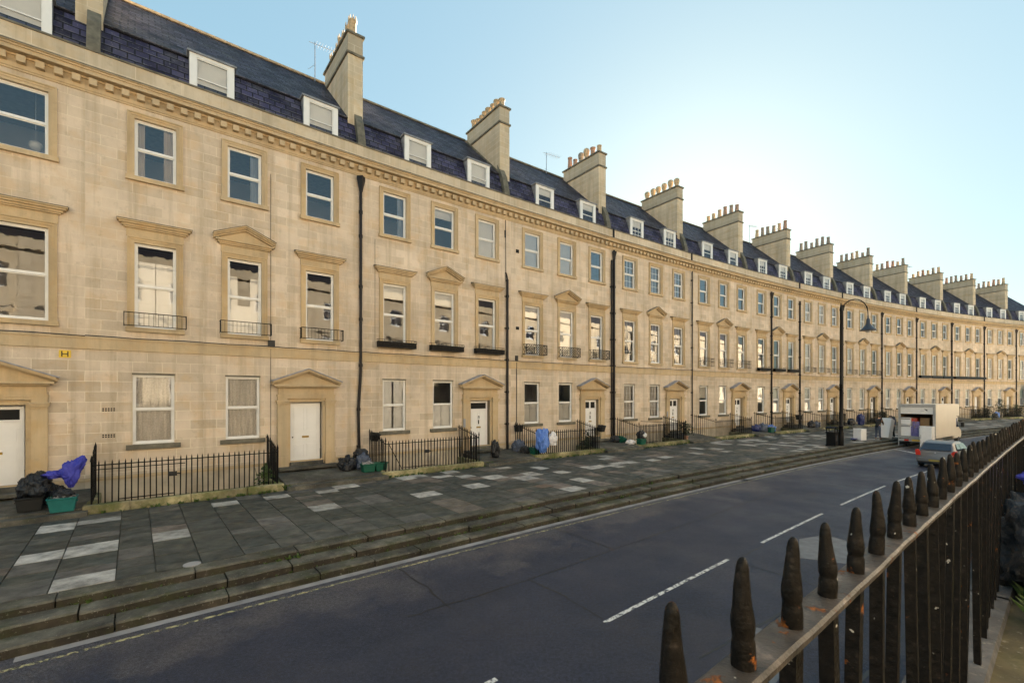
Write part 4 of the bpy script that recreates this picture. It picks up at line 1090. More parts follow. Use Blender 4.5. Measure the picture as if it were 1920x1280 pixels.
# ------------------------------------------------------------ small things on the pavement
def crumple(sub, sx, sy, sz, seed, amp=.22, flat=.35, neck=False, freq=1.9, taper=0.0):
    bm = bmesh.new(); bmesh.ops.create_icosphere(bm, subdivisions=sub, radius=1)
    for v in bm.verts:
        d = v.co.normalized(); n1 = noise.noise(d*freq+Vector((seed*5.3,0,0))); n2 = abs(noise.noise(d*freq*2.7+Vector((0,seed*3.1,0)))); n3 = abs(noise.noise(d*freq*6+Vector((0,0,seed))))
        n4 = abs(noise.noise(d*freq*4.3+Vector((seed,seed*2.0,7)))); r = 1+amp*n1*1.8-amp*1.5*n2-amp*.22*n3-amp*.5*n4+.08
        if neck and d.z > .75: k = (d.z-.75)/.25; r *= 1-.45*k; 
        v.co = d*r
        if neck and d.z > .93: v.co.z += .35; v.co.x *= 1.3
        if v.co.z < -1+flat: v.co.z = -1+flat+(v.co.z+1-flat)*.08
    if taper:
        for v in bm.verts: k = (v.co.z+1)/2; v.co.x = v.co.x*(1-taper+taper*1.3*k)+.35*taper*k*v.co.x*abs(v.co.x); v.co.z += .35*taper*v.co.x*k
    for v in bm.verts: v.co = Vector((v.co.x*sx, v.co.y*sy, (v.co.z+1-flat)*sz))
    me = bpy.data.meshes.new('bag'); bm.to_mesh(me); bm.free(); me.polygons.foreach_set('use_smooth', [True]*len(me.polygons)); return me
def bag(loc, size, m, seed, label, cat='rubbish bag', rot=0, neck=True, name='rubbish_bag', group=None, sub=5, taper=0.0):
    me = crumple(sub, size[0]/2, size[1]/2, size[2]/1.55, seed, neck=neck, taper=taper, flat=.35 if not taper else .12); me.materials.append(M[m])
    o = put(name, me, None, loc, (0,0,rot)); return tag(o, label, cat, group)
def rbox(loc, rot, m, label, full=True, tilt=(0,0), name='recycling_box', w=.56, d=.40, h=.36, group=None, lbl=True):
    r = empty(name, loc, 0, label, 'recycling box', group); r.rotation_euler = (tilt[0], tilt[1], rot)
    b = MB()
    def ring(q, z, k=1.0): return [(-w/2*q*k,-d/2*q,z),(w/2*q*k,-d/2*q,z),(w/2*q*k,d/2*q,z),(-w/2*q*k,d/2*q,z)]
    rs = [ring(.80,0), ring(.96,h*.86), ring(1.02,h*.86), ring(1.06,h), ring(.98,h), ring(.93,h*.88), ring(.78,.02)]
    b.face(ring(.80,0)[::-1])
    for A, B in zip(rs, rs[1:]):
        for j in range(4): b.face([A[j],A[(j+1)%4],B[(j+1)%4],B[j]])
    b.face(ring(.78,.02))
    b.obj('shell', M[m], r, weld=True, bevel=.008)
    for sx in (-1,1):
        b = MB(); b.box(sx*(w/2*1.0)-.012,sx*(w/2*1.0)+.012,-.08,.08,h*.62,h*.74); b.obj('handle', M[m], r)
    if full:
        me = crumple(3, w*.44, d*.44, .16, hash(label)%97, amp=.35, flat=.5, neck=False, freq=3); me.materials.append(M['litter']); put('contents', me, r, (0,0,h*.62))
    return r
def B(i, x, y, z=None):     # bridge slab height
    if z is None: z = .68+(.93-.68)*min(1, max(0, (y+2.06)/2.05)) if y > -2.06 else .62
    return house_pt(i, x, y, z)
A0 = rz(0)
# left group (house 0's bridge)
rbox(B(0,8.62,-2.05,.655), A0, 'box_teal', 'teal recycling box with bagged waste at the far left of the pavement', w=.62, d=.44, h=.42)
rbox(B(0,7.92,-1.72), A0+.1, 'box_black', 'black recycling box left of the teal box beside the left white door', w=.58, d=.42, h=.40, full=False)
bag(B(0,7.98,-1.70,1.10), (.72,.55,.62), 'bag_black', 3, 'black bin liner with white print slumped over the black box at left', neck=False)
bag(B(0,8.62,-2.0,1.03), (.55,.40,.26), 'bag_black', 8, 'small black bag filling the teal box at left', neck=False)
bag(B(0,8.35,-1.2), (.7,.6,.55), 'bag_black', 13, 'black bag on the slab behind the teal and black boxes', neck=False)
bag(B(0,8.10,-1.25,1.40), (.50,.36,.34), 'bag_black', 9, 'upper black bag of the left heap, under the blue flap', neck=False)
bag(B(0,8.78,-1.72,1.28), (.52,.34,.66), 'bag_blue', 4, 'bright blue sack hung on the railing end post at left', neck=False, rot=A0, taper=.75)
bag(B(0,8.40,-1.62,1.58), (.50,.30,.20), 'bag_blue', 6, 'folded blue flap lying over the black bag at left', neck=False, rot=A0)
# by house 1 door / house 2 railing
bag(B(1,8.30,-.95), (.74,.66,.58), 'bag_black', 21, 'shiny black bin bag right of the plain panelled white door')
rbox(B(1,8.95,-1.62,.74), A0, 'box_green', 'left of two green recycling boxes by the bent black downpipe', w=.56)
rbox(B(1,9.50,-1.60,.74), A0+.05, 'box_green', 'right of two green recycling boxes by the bent black downpipe', w=.56, full=False)
bag(B(1,8.98,-.75,1.18), (.66,.45,.44), 'bag_black', 23, 'dark bag heaped against the wall above the two green boxes', neck=False)
bag(B(1,8.95,-1.05), (.62,.5,.62), 'bag_grey', 24, 'dark grey sack under the heap behind the two green boxes', neck=False)
rbox(house_pt(2,.30,-.55,1.95), A0, 'box_black', 'black caddy hung on the side railing by the bent downpipe', w=.40, d=.30, h=.34, full=False, tilt=(.25,.1))
bag(B(2,6.4,-1.5,.80), (.45,.5,.85), 'bag_black', 31, 'black bag against the railing end by the third white door', neck=True)
# by house 2/3
bag(B(2,8.62,-.75), (.7,.6,.62), 'bag_grey', 33, 'grey blue bin bag at the foot of the second downpipe')
bag(B(2,8.75,-1.15), (.65,.5,.34), 'bag_black', 34, 'flat black bag on the slab beside the grey blue bag', neck=False)
rbox(B(2,9.02,-1.72,.72), A0, 'box_green', 'green recycling box left of the sky blue sack', w=.62, h=.42)
rbox(house_pt(3,.28,-.35,1.90), A0, 'box_black', 'dark green caddy hung on the railing right of the second downpipe', w=.42, d=.34, h=.38, full=False)
bag(house_pt(3,.55,-2.12,.86), (.92,.5,1.05), 'bag_sky', 36, 'large sky blue sack hanging on the railing corner', neck=False, rot=A0, taper=.35)
bag(house_pt(3,1.28,-2.18,1.22), (.62,.24,.66), 'bag_white', 38, 'white sack with a pink patch hanging on the railing', neck=False, rot=A0)
rbox(house_pt(3,5.32,-2.1,1.78), A0, 'box_black', 'black box hung on the railing corner before the door with two small lights', w=.40, d=.34, h=.38, full=False, tilt=(.15,0))
# a bicycle chained behind the railing is too faint to model here; house 4 group
rbox(B(3,8.62,-.85), A0+.2, 'box_green', 'tipped green recycling box beside the twin downpipes', w=.58, tilt=(.5,.1), full=False)
bag(B(3,8.15,-.75), (.6,.5,.4), 'bag_black', 41, 'low black bag at the foot of the twin downpipes', neck=False)
bag(B(3,8.75,-1.55), (.6,.4,.26), 'bag_white', 42, 'pale crumpled bag lying on the slab right of the twin downpipes', neck=False)
rbox(house_pt(3,9.42,-1.95,.66), A0, 'box_green', 'upright green recycling box topped with a black and white bag', w=.6, h=.44)
bag(house_pt(3,9.42,-1.95,1.06), (.6,.44,.55), 'bag_black', 44, 'black bag with a white label on the upright green box', neck=False)
bag(house_pt(3,9.46,-2.16,1.22), (.30,.14,.26), 'label_white', 45, 'round white pack tucked in the black bag on the green box', cat='packaging', name='white_pack', neck=False)
# farther groups
far = [(5,7.6,-1.2,'bag_navy','deep blue bag behind the railing of the door with a shining letterbox',.6),(5,8.2,-1.5,'bag_grey','grey bag right of the deep blue bag by the sixth house',.75),
 (5,9.2,-1.7,'bag_sky','pale blue bag on a green box before the sixth house',.6),(6,7.9,-1.5,'bag_black','black bag beside the door of the seventh house',.7),(6,8.9,-1.5,'bag_grey','dark grey bag just left of the lamp post foot',.6),
 (7,7.3,-1.6,'bag_black','black heap left of the litter bin by the railing',.7),(7,9.0,-1.8,'bag_navy','tall dark blue sack right of the lamp post',1.15),(8,7.9,-1.6,'bag_black','black bag behind the white appliance',.7),
 (11,8.2,-1.6,'bag_sky','light blue bag beyond the front of the van',.8),(11,7.0,-1.9,'bag_black','black bags beyond the front of the van',.7),(13,.4,-2.2,'bag_navy','large dark blue sack by the farthest railing',1.5)]
for j, (i, x, y, m, l, h) in enumerate(far): bag(B(i,x,y), (.75,.55,h), m, 60+j, l, neck=h<1, sub=4)
rbox(B(5,8.75,-1.9,.68), A0-.1, 'box_green', 'green recycling box under the pale blue bag of the sixth house', w=.7, h=.45)
rbox(B(6,6.0,-1.2,1.6), A0-.1, 'box_black', 'black caddy hung by the door of the seventh house', w=.5, h=.45, full=False)
# weeds
def tuft(b, x, y, z, n, h, w, q):
    for _ in range(n):
        a = q.uniform(0, 6.283); r = q.uniform(0, w); l = h*q.uniform(.4, 1.1); px, py = x+r*math.cos(a), y+r*math.sin(a); e = q.uniform(.3, .9)*l; t = .012+.01*q.random()
        qx, qy = px+e*math.cos(a), py+e*math.sin(a); nx, ny = -math.sin(a)*t, math.cos(a)*t
        b.face([(px-nx,py-ny,z),(px+nx,py+ny,z),((px+qx)/2+nx*1.4,(py+qy)/2+ny*1.4,z+l*.7),(qx,qy,z+l),((px+qx)/2-nx*1.4,(py+qy)/2-ny*1.4,z+l*.7)])
q = random.Random(9); b = MB()
for i in range(14):
    for _ in range(30 if i < 6 else 10):
        x, y, z = house_pt(i, q.uniform(.1,5.4), -2.13-q.uniform(0,.07), .47); tuft(b, x, y, z, 7, .11, .05, q)
    x, y, z = house_pt(i, 5.6, -2.05, .5); tuft(b, x, y, z, 30, .22, .12, q)
for s, d, z in [(-5.2,9.42,.32),(-5.0,9.45,.32),(.2,9.42,.32),(-1.5,9.9,.16),(2.2,9.42,.32),(-8.6,9.42,.3),(6,9.42,.32),(6.4,9.9,.17),(9,9.42,.32),(-3,9.88,.16)]:
    x, y = P(s, d); tuft(b, x, y, z, 14, .10, .06, q)
for _ in range(160):
    s = q.uniform(-9, 30); k = q.random(); d, z = (9.41,.315) if k < .5 else (9.87,.16); x, y = P(s, d); tuft(b, x, y, z, 4, .05, .05, q)
tag(b.obj('weeds', M['leaf']), kind='stuff', cat='weeds', label='weeds along kerbs and steps')
def plant(loc, h, r, m, label, n=260, seed=1, cat='plant', name='potted_plant'):
    q = random.Random(seed); root = empty(name, loc, 0, label, cat); b = MB()
    for _ in range(6):
        a = q.uniform(0,6.28); b.tube([(0,0,.1),(r*.3*math.cos(a),r*.3*math.sin(a),h*.45),(r*.7*math.cos(a),r*.7*math.sin(a),h*.9)],[.02,.014,.004],5)
    b.obj('stems', M['dark_stone'], root); b = MB()
    for _ in range(n):
        a = q.uniform(0,6.283); e = q.uniform(-.2,1); rr = r*math.sqrt(q.random())*(.6+.4*math.sin(3*a+e*4)); x, y, z = rr*math.cos(a), rr*math.sin(a), h*(.35+.65*q.random())*(1-.35*rr/r)
        s = q.uniform(.04,.09); d1 = Vector((q.gauss(0,1),q.gauss(0,1),q.gauss(0,1))).normalized()*s; d2 = d1.cross(Vector((q.gauss(0,1),q.gauss(0,1),q.gauss(0,1)))).normalized()*s*.5; c = Vector((x,y,z))
        b.face([c-d1, c+d2, c+d1, c-d2])
    b.obj('leaves', M[m], root); b = MB(); b.lathe([(.13,0),(.18,.26),(.2,.28)],12); b.obj('pot', M['pot_red'], root); return root
plant(B(1,5.05,-1.5,-.4), 1.9, .5, 'leaf', 'leafy green shrub behind the railing corner left of the panelled white door', 420, 3, 'shrub', 'shrub')
plant(B(3,5.0,-1.2,-.4), 2.3, .6, 'leaf_dark', 'dark shrub in the basement area under the lattice balconies', 420, 4, 'shrub', 'shrub')
plant(B(4,5.9,-1.7,.7), 1.4, .6, 'leaf_dark', 'dark bush by the door of the small paned house', 380, 5, 'shrub', 'shrub')
plant(B(8,5.6,-1.5,.4), 1.8, .8, 'leaf_dark', 'dark hedge like bush behind the white appliance and carriers', 420, 6, 'shrub', 'shrub')
plant(B(11,5.5,-1.4,.3), 2.0, 1.3, 'leaf_dark', 'broad dark bush just right of the van cab', 500, 7, 'shrub', 'shrub')
plant(B(12,1.0,-1.4,.5), 3.0, 1.1, 'leaf_dark', 'tall reddish bush by the railing beyond the van', 500, 8, 'shrub', 'shrub')
plant(B(12,5.0,-1.4,.4), 2.3, 1.2, 'leaf_dark', 'rounded bush left of the farthest pedimented door', 500, 9, 'shrub', 'shrub')
plant(B(12,8.4,-1.6,.4), 2.0, 1.3, 'leaf_dark', 'wide bush right of the farthest pedimented door', 500, 10, 'shrub', 'shrub')

# hydrant sign
b = MB(); b.box(-.14,.14,-.022,-.004,-.12,.12); b.mi = 1
for sx in (-.085,.055): b.box(sx,sx+.03,-.027,-.022,-.09,.09)
b.box(-.055,.055,-.027,-.022,-.015,.015)
tag(b.obj('hydrant_sign', [M['yellow'], M['black']], None, house_pt(0,8.52,0,5.36), (0,0,houses[0].rotation_euler.z)), 'small yellow sign with a black H on the stone wall at left', 'sign')
# estate agent board at the far right
b = MB(); b.box(-.9,.9,-.06,.0,1.0,3.4); b.mi = 1; b.box(-.6,.5,-.075,-.06,2.2,2.7); b.box(-.3,.7,-.075,-.06,1.5,1.8); b.mi = 2; b.box(-.9,.9,-.06,.0,0,.75); b.mi = 1; b.box(-.5,.6,-.075,-.06,.28,.5)
b.obj('agents_board', [simple('board_green', (.01,.13,.09), .5), M['white'], M['black']], None, house_pt(13,1.9,-1.0,2.0), (0,0,houses[13].rotation_euler.z+.25))
bpy.data.objects['agents_board']['label'] = 'green and white letting board on the house at the right edge'; bpy.data.objects['agents_board']['category'] = 'sign board'

# ------------------------------------------------------------ street lamp, litter bin
lp = empty('street_lamp', P3(31.0,9.04,.47), 0, 'tall black swan neck street lamp with a bell shaped shade', 'street lamp')
b = MB(); b.lathe([(.17,0),(.17,.9),(.14,.95),(.135,1.3),(.16,1.34),(.11,1.40),(.09,4.2),(.115,4.24),(.085,4.32),(.07,9.4),(.10,9.44),(.08,9.6),(.05,9.75),(.02,9.95)],16); b.obj('column', M['iron'], lp, smooth=True)
dv = Vector((.93,-.36,0)).normalized()      # bracket direction
b = MB(); pts = []
for k in range(15):
    a = math.pi-k/14*math.pi*1.02; pts.append(tuple(dv*(.78+.78*math.cos(a))+Vector((0,0,9.0+1.15*math.sin(a)**.8 if math.sin(a) > 0 else 9.0))))
b.tube(pts, .032, 8); b.tube([pts[0],(0,0,8.2)], .03, 8); b.tube([tuple(dv*.10+Vector((0,0,8.3))),tuple(dv*.12+Vector((0,0,9.0)))], .02, 6); b.obj('swan_neck', M['iron'], lp, smooth=True)
e = dv*1.56
b = MB(); b.lathe([(.04,9.0),(.05,8.8),(.11,8.72),(.12,8.45),(.20,8.30),(.33,8.12),(.47,8.0),(.48,7.96),(.40,7.97)],20,(e.x,e.y,0)); b.obj('lamp_shade', simple('lamp_shade_black', (.03,.035,.05), .3), lp, smooth=True)
b = MB(); b.lathe([(.05,7.98),(.16,7.94),(.14,7.86),(.04,7.82)],14,(e.x,e.y,0)); b.obj('lamp_bowl', simple('frosted_bowl', (.5,.5,.5), .2), lp, smooth=True)
bn = empty('litter_bin', P3(30.3,8.75,.47), rz(30)+.1, 'black litter bin with an arched lid beside the street lamp', 'litter bin')
b = MB(); b.box(-.30,.30,-.27,.27,0,.92); b.box(-.33,.33,-.30,.30,0,.09); b.box(-.33,.33,-.30,.30,.90,.97)
for sx in (-.30,.24): b.box(sx,sx+.06,-.27,-.21,.97,1.2); b.box(sx,sx+.06,.21,.27,.97,1.2)
b.obj('body', M['iron'], bn, bevel=.012)
b = MB(); b.prism([(-.34,1.20),(.34,1.20),(.30,1.27),(.15,1.335),(0,1.355),(-.15,1.335),(-.30,1.27)], -.31, .31); b.obj('lid', M['iron'], bn)
b = MB(); b.box(-.24,.24,-.275,-.268,.98,1.18) if False else b.box(-.2,.2,-.285,-.271,.35,.75); b.obj('door_panel', simple('bin_panel', (.03,.03,.035), .35), bn, bevel=.004)
b = MB(); b.box(.303,.308,-.1,.1,.3,.62); b.obj('notice', simple('pale_notice', (.45,.5,.2), .6), bn)

# ------------------------------------------------------------ white goods
M['enamel'] = simple('white_enamel', (.80,.81,.83), .25, var=.04)
def washer(loc, rot, label, w=.6, d=.58, h=.88, name='washing_machine', cat='washing machine', drum=True):
    r = empty(name, loc, rot, label, cat); b = MB(); b.box(-w/2,w/2,-d/2,d/2,.02,h-.03); b.box(-w/2-.004,w/2+.004,-d/2-.012,d/2,h-.03,h); b.obj('cabinet', M['enamel'], r, bevel=.012)
    b = MB(); b.box(-w/2+.02,w/2-.02,-d/2-.012,-d/2,h-.15,h-.045); b.box(-w/2+.03,-w/2+.2,-d/2-.02,-d/2-.012,h-.13,h-.06); b.obj('control_panel', M['grey'], r)
    if not drum: return r
    b = MB(); b.tube([(0,-d/2+.0,h*.46),(0,-d/2-.03,h*.46),(0,-d/2-.045,h*.46)],[.19,.18,.15],20); b.obj('drum_door', M['carglass'], r, smooth=True)
    return r
wm = empty('white_appliance', P3(36.35,8.35,.47), rz(36)-.25, 'white boxy appliance standing on the pavement left of the carriers', 'appliance')
b = MB(); b.box(-.31,.31,-.29,.29,.03,.88); b.box(-.32,.32,-.30,.30,.88,.93); b.obj('cabinet', M['enamel'], wm, bevel=.015)
b = MB(); b.box(.313,.32,-.1,.12,.60,.76); b.obj('rating_plate', M['brass'], wm)
b = MB()
for x in (-.25,.25):
    for y in (-.22,.22): b.box(x-.03,x+.03,y-.03,y+.03,0,.03)
b.obj('feet', M['black'], wm)
ptr = P3(35.7,8.2,.47)
tr = empty('sack_truck', ptr, rz(36)+.3, 'small dark hand trolley lying left of the white appliance', 'hand trolley')
b = MB(); b.tube([(-.3,-.1,.06),(-.3,.1,.06)],.06,12); b.tube([(.3,-.1,.06),(.3,.1,.06)],.06,12); b.obj('wheels', M['black'], tr)
b = MB(); b.box(-.34,.34,-.2,.2,.13,.19); b.obj('platform', simple('dark_blue_plastic', (.02,.03,.15), .5), tr)

# ------------------------------------------------------------ removal van
vp = Vector(P3(38.7, 11.12, 0)); va = rz(39)
van = empty('removal_van', vp, va, 'pale cream box van parked at the kerb with its rear shutter half up', 'van')
# van frame: x forward from the rear face, y left (+y toward the pavement), z up
M['vanpaint'] = simple('cream_van_panel', (.80,.72,.60), .35, var=.04, vscale=1.5)
M['alu'] = simple('van_aluminium', (.42,.42,.42), .45, .3, var=.15)
M['ply'] = simple('plywood_lining', (.30,.19,.10), .7, var=.25)
L, Wd, zf, zt = 4.8, 2.16, .82, 3.30; hw = Wd/2
b = MB(); b.box(.06,L,-hw,-hw+.04,zf,zt-.06); b.box(.06,L,hw-.04,hw,zf,zt-.06); b.box(.06,L,-hw,hw,zt-.06,zt); b.box(L-.04,L,-hw+.04,hw-.04,zf,zt-.06); b.box(.06,L,-hw+.04,hw-.04,zf,zf+.05)
b.box(L,L+1.0,-hw+.05,hw-.05,2.35,zt-.02); b.obj('body', M['vanpaint'], van)
b = MB(); b.box(.10,L-.06,-hw+.043,-hw+.055,zf+.05,zt-.1); b.box(.10,L-.06,hw-.055,hw-.043,zf+.05,zt-.1); b.box(L-.07,L-.05,-hw+.06,hw-.06,zf+.05,zt-.1); b.obj('plywood_lining', M['ply'], van)
b = MB(); t = .14; b.box(-.01,.075,-hw-.01,-hw+t,zf-.08,zt+.01); b.box(-.01,.075,hw-t,hw+.01,zf-.08,zt+.01); b.box(-.01,.075,-hw+t,hw-t,zt-.22,zt+.01); b.box(-.03,.09,-hw+t,hw-t,zf-.12,zf+.05)
for y in (-hw+.02,hw-.11): b.box(-.016,-.011,y,y+.09,zt-.1,zt-.05)
b.obj('rear_frame', M['alu'], van)
b = MB()
for k in range(4): b.box(.03,.055,-hw+t,hw-t,zt-.22-.125*(k+1)+.004,zt-.22-.125*k)
b.obj('roller_shutter', M['white'], van)
b = MB()       # small dark winged mark and line of tiny lettering on the shutter
b.prism([(.0,.02),(.09,.0),(.17,-.05),(.20,-.12),(.15,-.10),(.10,-.13),(.11,-.07),(.04,-.05)][::-1], 0, .004)
for q_ in range(6): b.box(-.22+.035*q_,-.20+.035*q_,0,.004,-.12,-.10)
lg = b.obj('shutter_logo', M['black'], van, (.026,-.45,zt-.36), (0,0,-math.pi/2))
b = MB(); b.box(-.02,.10,-hw,hw,.50,.66); b.box(.2,4.0,-.5,.5,.45,.80); b.box(-.04,.0,-hw,-hw+.05,.05,.80); b.box(-.04,.0,hw-.05,hw,.05,.80); b.obj('chassis', M['alu'], van)
b = MB(); b.box(-.035,-.02,.45,.72,.52,.64); b.obj('tail_light', simple('red_lens', (.55,.03,.015), .25), van)
b = MB(); b.box(-.035,-.02,-.72,-.45,.52,.64); b.obj('tail_light', bpy.data.materials['red_lens'], van)
b = MB(); b.box(-.036,-.02,-.26,.26,.53,.64); b.obj('number_plate', M['yellow'], van)
b = MB(); poly = [(L-.0,.55),(L+1.75,.55),(L+1.95,.75),(L+1.90,1.15),(L+1.25,1.45),(L+.95,2.3),(L,2.34)]
b.prism([(x,z) for x,z in poly], -.95, .95); b.obj('cab', M['vanpaint'], van, bevel=.05)
b = MB()
for y in (-.956,.952): b.prism([(L+.15,1.45),(L+1.12,1.45),(L+.84,2.15),(L+.15,2.2)], y, y+.004)
b.box(L+1.3,L+1.31,-.8,.8,1.5,1.52); b.obj('cab_window', M['carglass'], van)
b = MB(); b.face([(L+1.28,-.85,1.47),(L+1.28,.85,1.47),(L+1.0,.8,2.22),(L+1.0,-.8,2.22)]); b.obj('windscreen', M['carglass'], van)
b = MB(); b.box(L+1.05,L+1.17,-1.30,-1.10,1.45,1.80); b.box(L+1.08,L+1.12,-1.10,-.93,1.5,1.54); b.obj('wing_mirror', M['black'], van, bevel=.015)
def wheel(parent, x, y, z, r=.34, w=.22, name='wheel'):
    b = MB(); s = 1 if y > 0 else -1
    pr = [(r*.62,-w/2),(r*.9,-w/2),(r,-w/2+.04),(r,w/2-.04),(r*.9,w/2),(r*.62,w/2)]
    b.tube([(0,q,0) for _,q in pr],[a for a,_ in pr],24,cap=False); o = b.obj(name, M['black'], parent, (x,y,z), smooth=True)
    b = MB(); b.tube([(0,s*(w/2-.05),0),(0,s*(w/2-.02),0),(0,s*(w/2-.03),0),(0,s*(w/2-.01),0)],[r*.63,r*.60,r*.3,r*.12],20)
    for k in range(5):
        a = k/5*math.tau; b.tube([(r*.12*math.cos(a),s*(w/2-.015),r*.12*math.sin(a)),(r*.6*math.cos(a),s*(w/2-.02),r*.6*math.sin(a))], r*.06, 6)
    b.obj('rim', M['aerial'], o); return o
for x in (.95, L+1.2):
    for y in (-.86,.86): wheel(van, x, y, .34)
# load inside and behind the van
def van_pt(x, y, z):
    return (vp.x+x*math.cos(va)-y*math.sin(va), vp.y+x*math.sin(va)+y*math.cos(va), z)
def carton(x, y, z, w, d, h, label, m='carton', rot=0):
    r = empty('cardboard_box', van_pt(x,y,z), va+rot, label, 'cardboard box'); b = MB(); b.box(-d/2,d/2,-w/2,w/2,0,h); b.obj('carton', M[m], r, bevel=.008)
    b = MB(); b.box(-d/2-.003,d/2+.003,-.03,.03,h-.12,h+.003); b.obj('tape', M['ply'], r); return r
M['carton'] = simple('brown_cardboard', (.36,.23,.12), .8, var=.15); M['carton2'] = simple('printed_purple_box', (.16,.14,.34), .5, var=.5, vscale=8); M['carton3'] = simple('red_box', (.45,.06,.04), .5)
F = zf+.055
washer(van_pt(.45,.70,F), va+math.pi/2*-1, 'white cabinet standing inside the van at its left side', h=.85, name='white_cabinet', cat='appliance', drum=False)
washer(van_pt(.45,.70,F+.86), va-math.pi/2, 'small white cabinet stacked on the lower one inside the van', h=.55, name='white_cabinet', cat='appliance', drum=False)
carton(.5,.17,F,.46,.45,.75,'purple printed box on the van floor beside the white cabinet','carton2')
carton(.55,.17,F+.76,.40,.40,.36,'dark teal box stacked on the purple printed box in the van','carton2',.2)
carton(.55,.25,F+1.13,.34,.34,.24,'small red box on top of the stack in the van','carton3')
carton(1.0,-.28,F+.6,.55,.5,.80,'tall brown cardboard box in the middle of the van')
carton(1.0,-.28,F,.6,.55,.59,'brown cardboard box on the van floor under the tall one')
carton(1.5,-.80,F,.42,.5,1.1,'brown cardboard box deep in the right side of the van')
washer(van_pt(.36,-.42,F), va-math.pi/2, 'white washing machine at the van tailboard, beside the tall fridge', h=.80)
fr = empty('tall_fridge', van_pt(-.62,-.80,0), va, 'tall white fridge standing on the road against the open van', 'fridge')
b = MB(); b.box(-.30,.30,-.33,.33,.03,1.72); b.obj('cabinet', M['enamel'], fr, bevel=.015)
b = MB(); b.box(-.36,-.303,-.33,.33,.05,.70); b.obj('lower_door', M['enamel'], fr, bevel=.012); b = MB(); b.box(-.36,-.303,-.33,.33,.715,1.71); b.obj('upper_door', M['enamel'], fr, bevel=.012)
b = MB(); b.box(-.375,-.362,.26,.29,.45,.65); b.box(-.375,-.362,.26,.29,.80,1.1); b.obj('handles', M['grey'], fr)

# ------------------------------------------------------------ cars
def loft(sections, m, name, parent, smooth=True, cap=True):
    b = MB(); n = len(sections[0]); idx = []
    for sec in sections: idx.append(len(b.v)); b.v += sec
    for A, B_ in zip(idx, idx[1:]):
        for j in range(n): b.f.append((A+j, A+(j+1)%n, B_+(j+1)%n, B_+j)); b.m.append(0); b.uv.append([(0,0)]*4)
    if cap:
        b.f.append(tuple(idx[0]+j for j in reversed(range(n)))); b.m.append(0); b.uv.append([(0,0)]*n); b.f.append(tuple(idx[-1]+j for j in range(n))); b.m.append(0); b.uv.append([(0,0)]*n)
    bm = bmesh.new(); me0 = b.mesh(name, m); bm.from_mesh(me0); bmesh.ops.recalc_face_normals(bm, faces=bm.faces); bm.to_mesh(me0); bm.free()
    if smooth: me0.polygons.foreach_set('use_smooth', [True]*len(me0.polygons)); me0.set_sharp_from_angle(angle=R(38))
    return put(name, me0, parent)
M['plate'] = simple('dull_yellow_plate', (.30,.24,.05), .5)
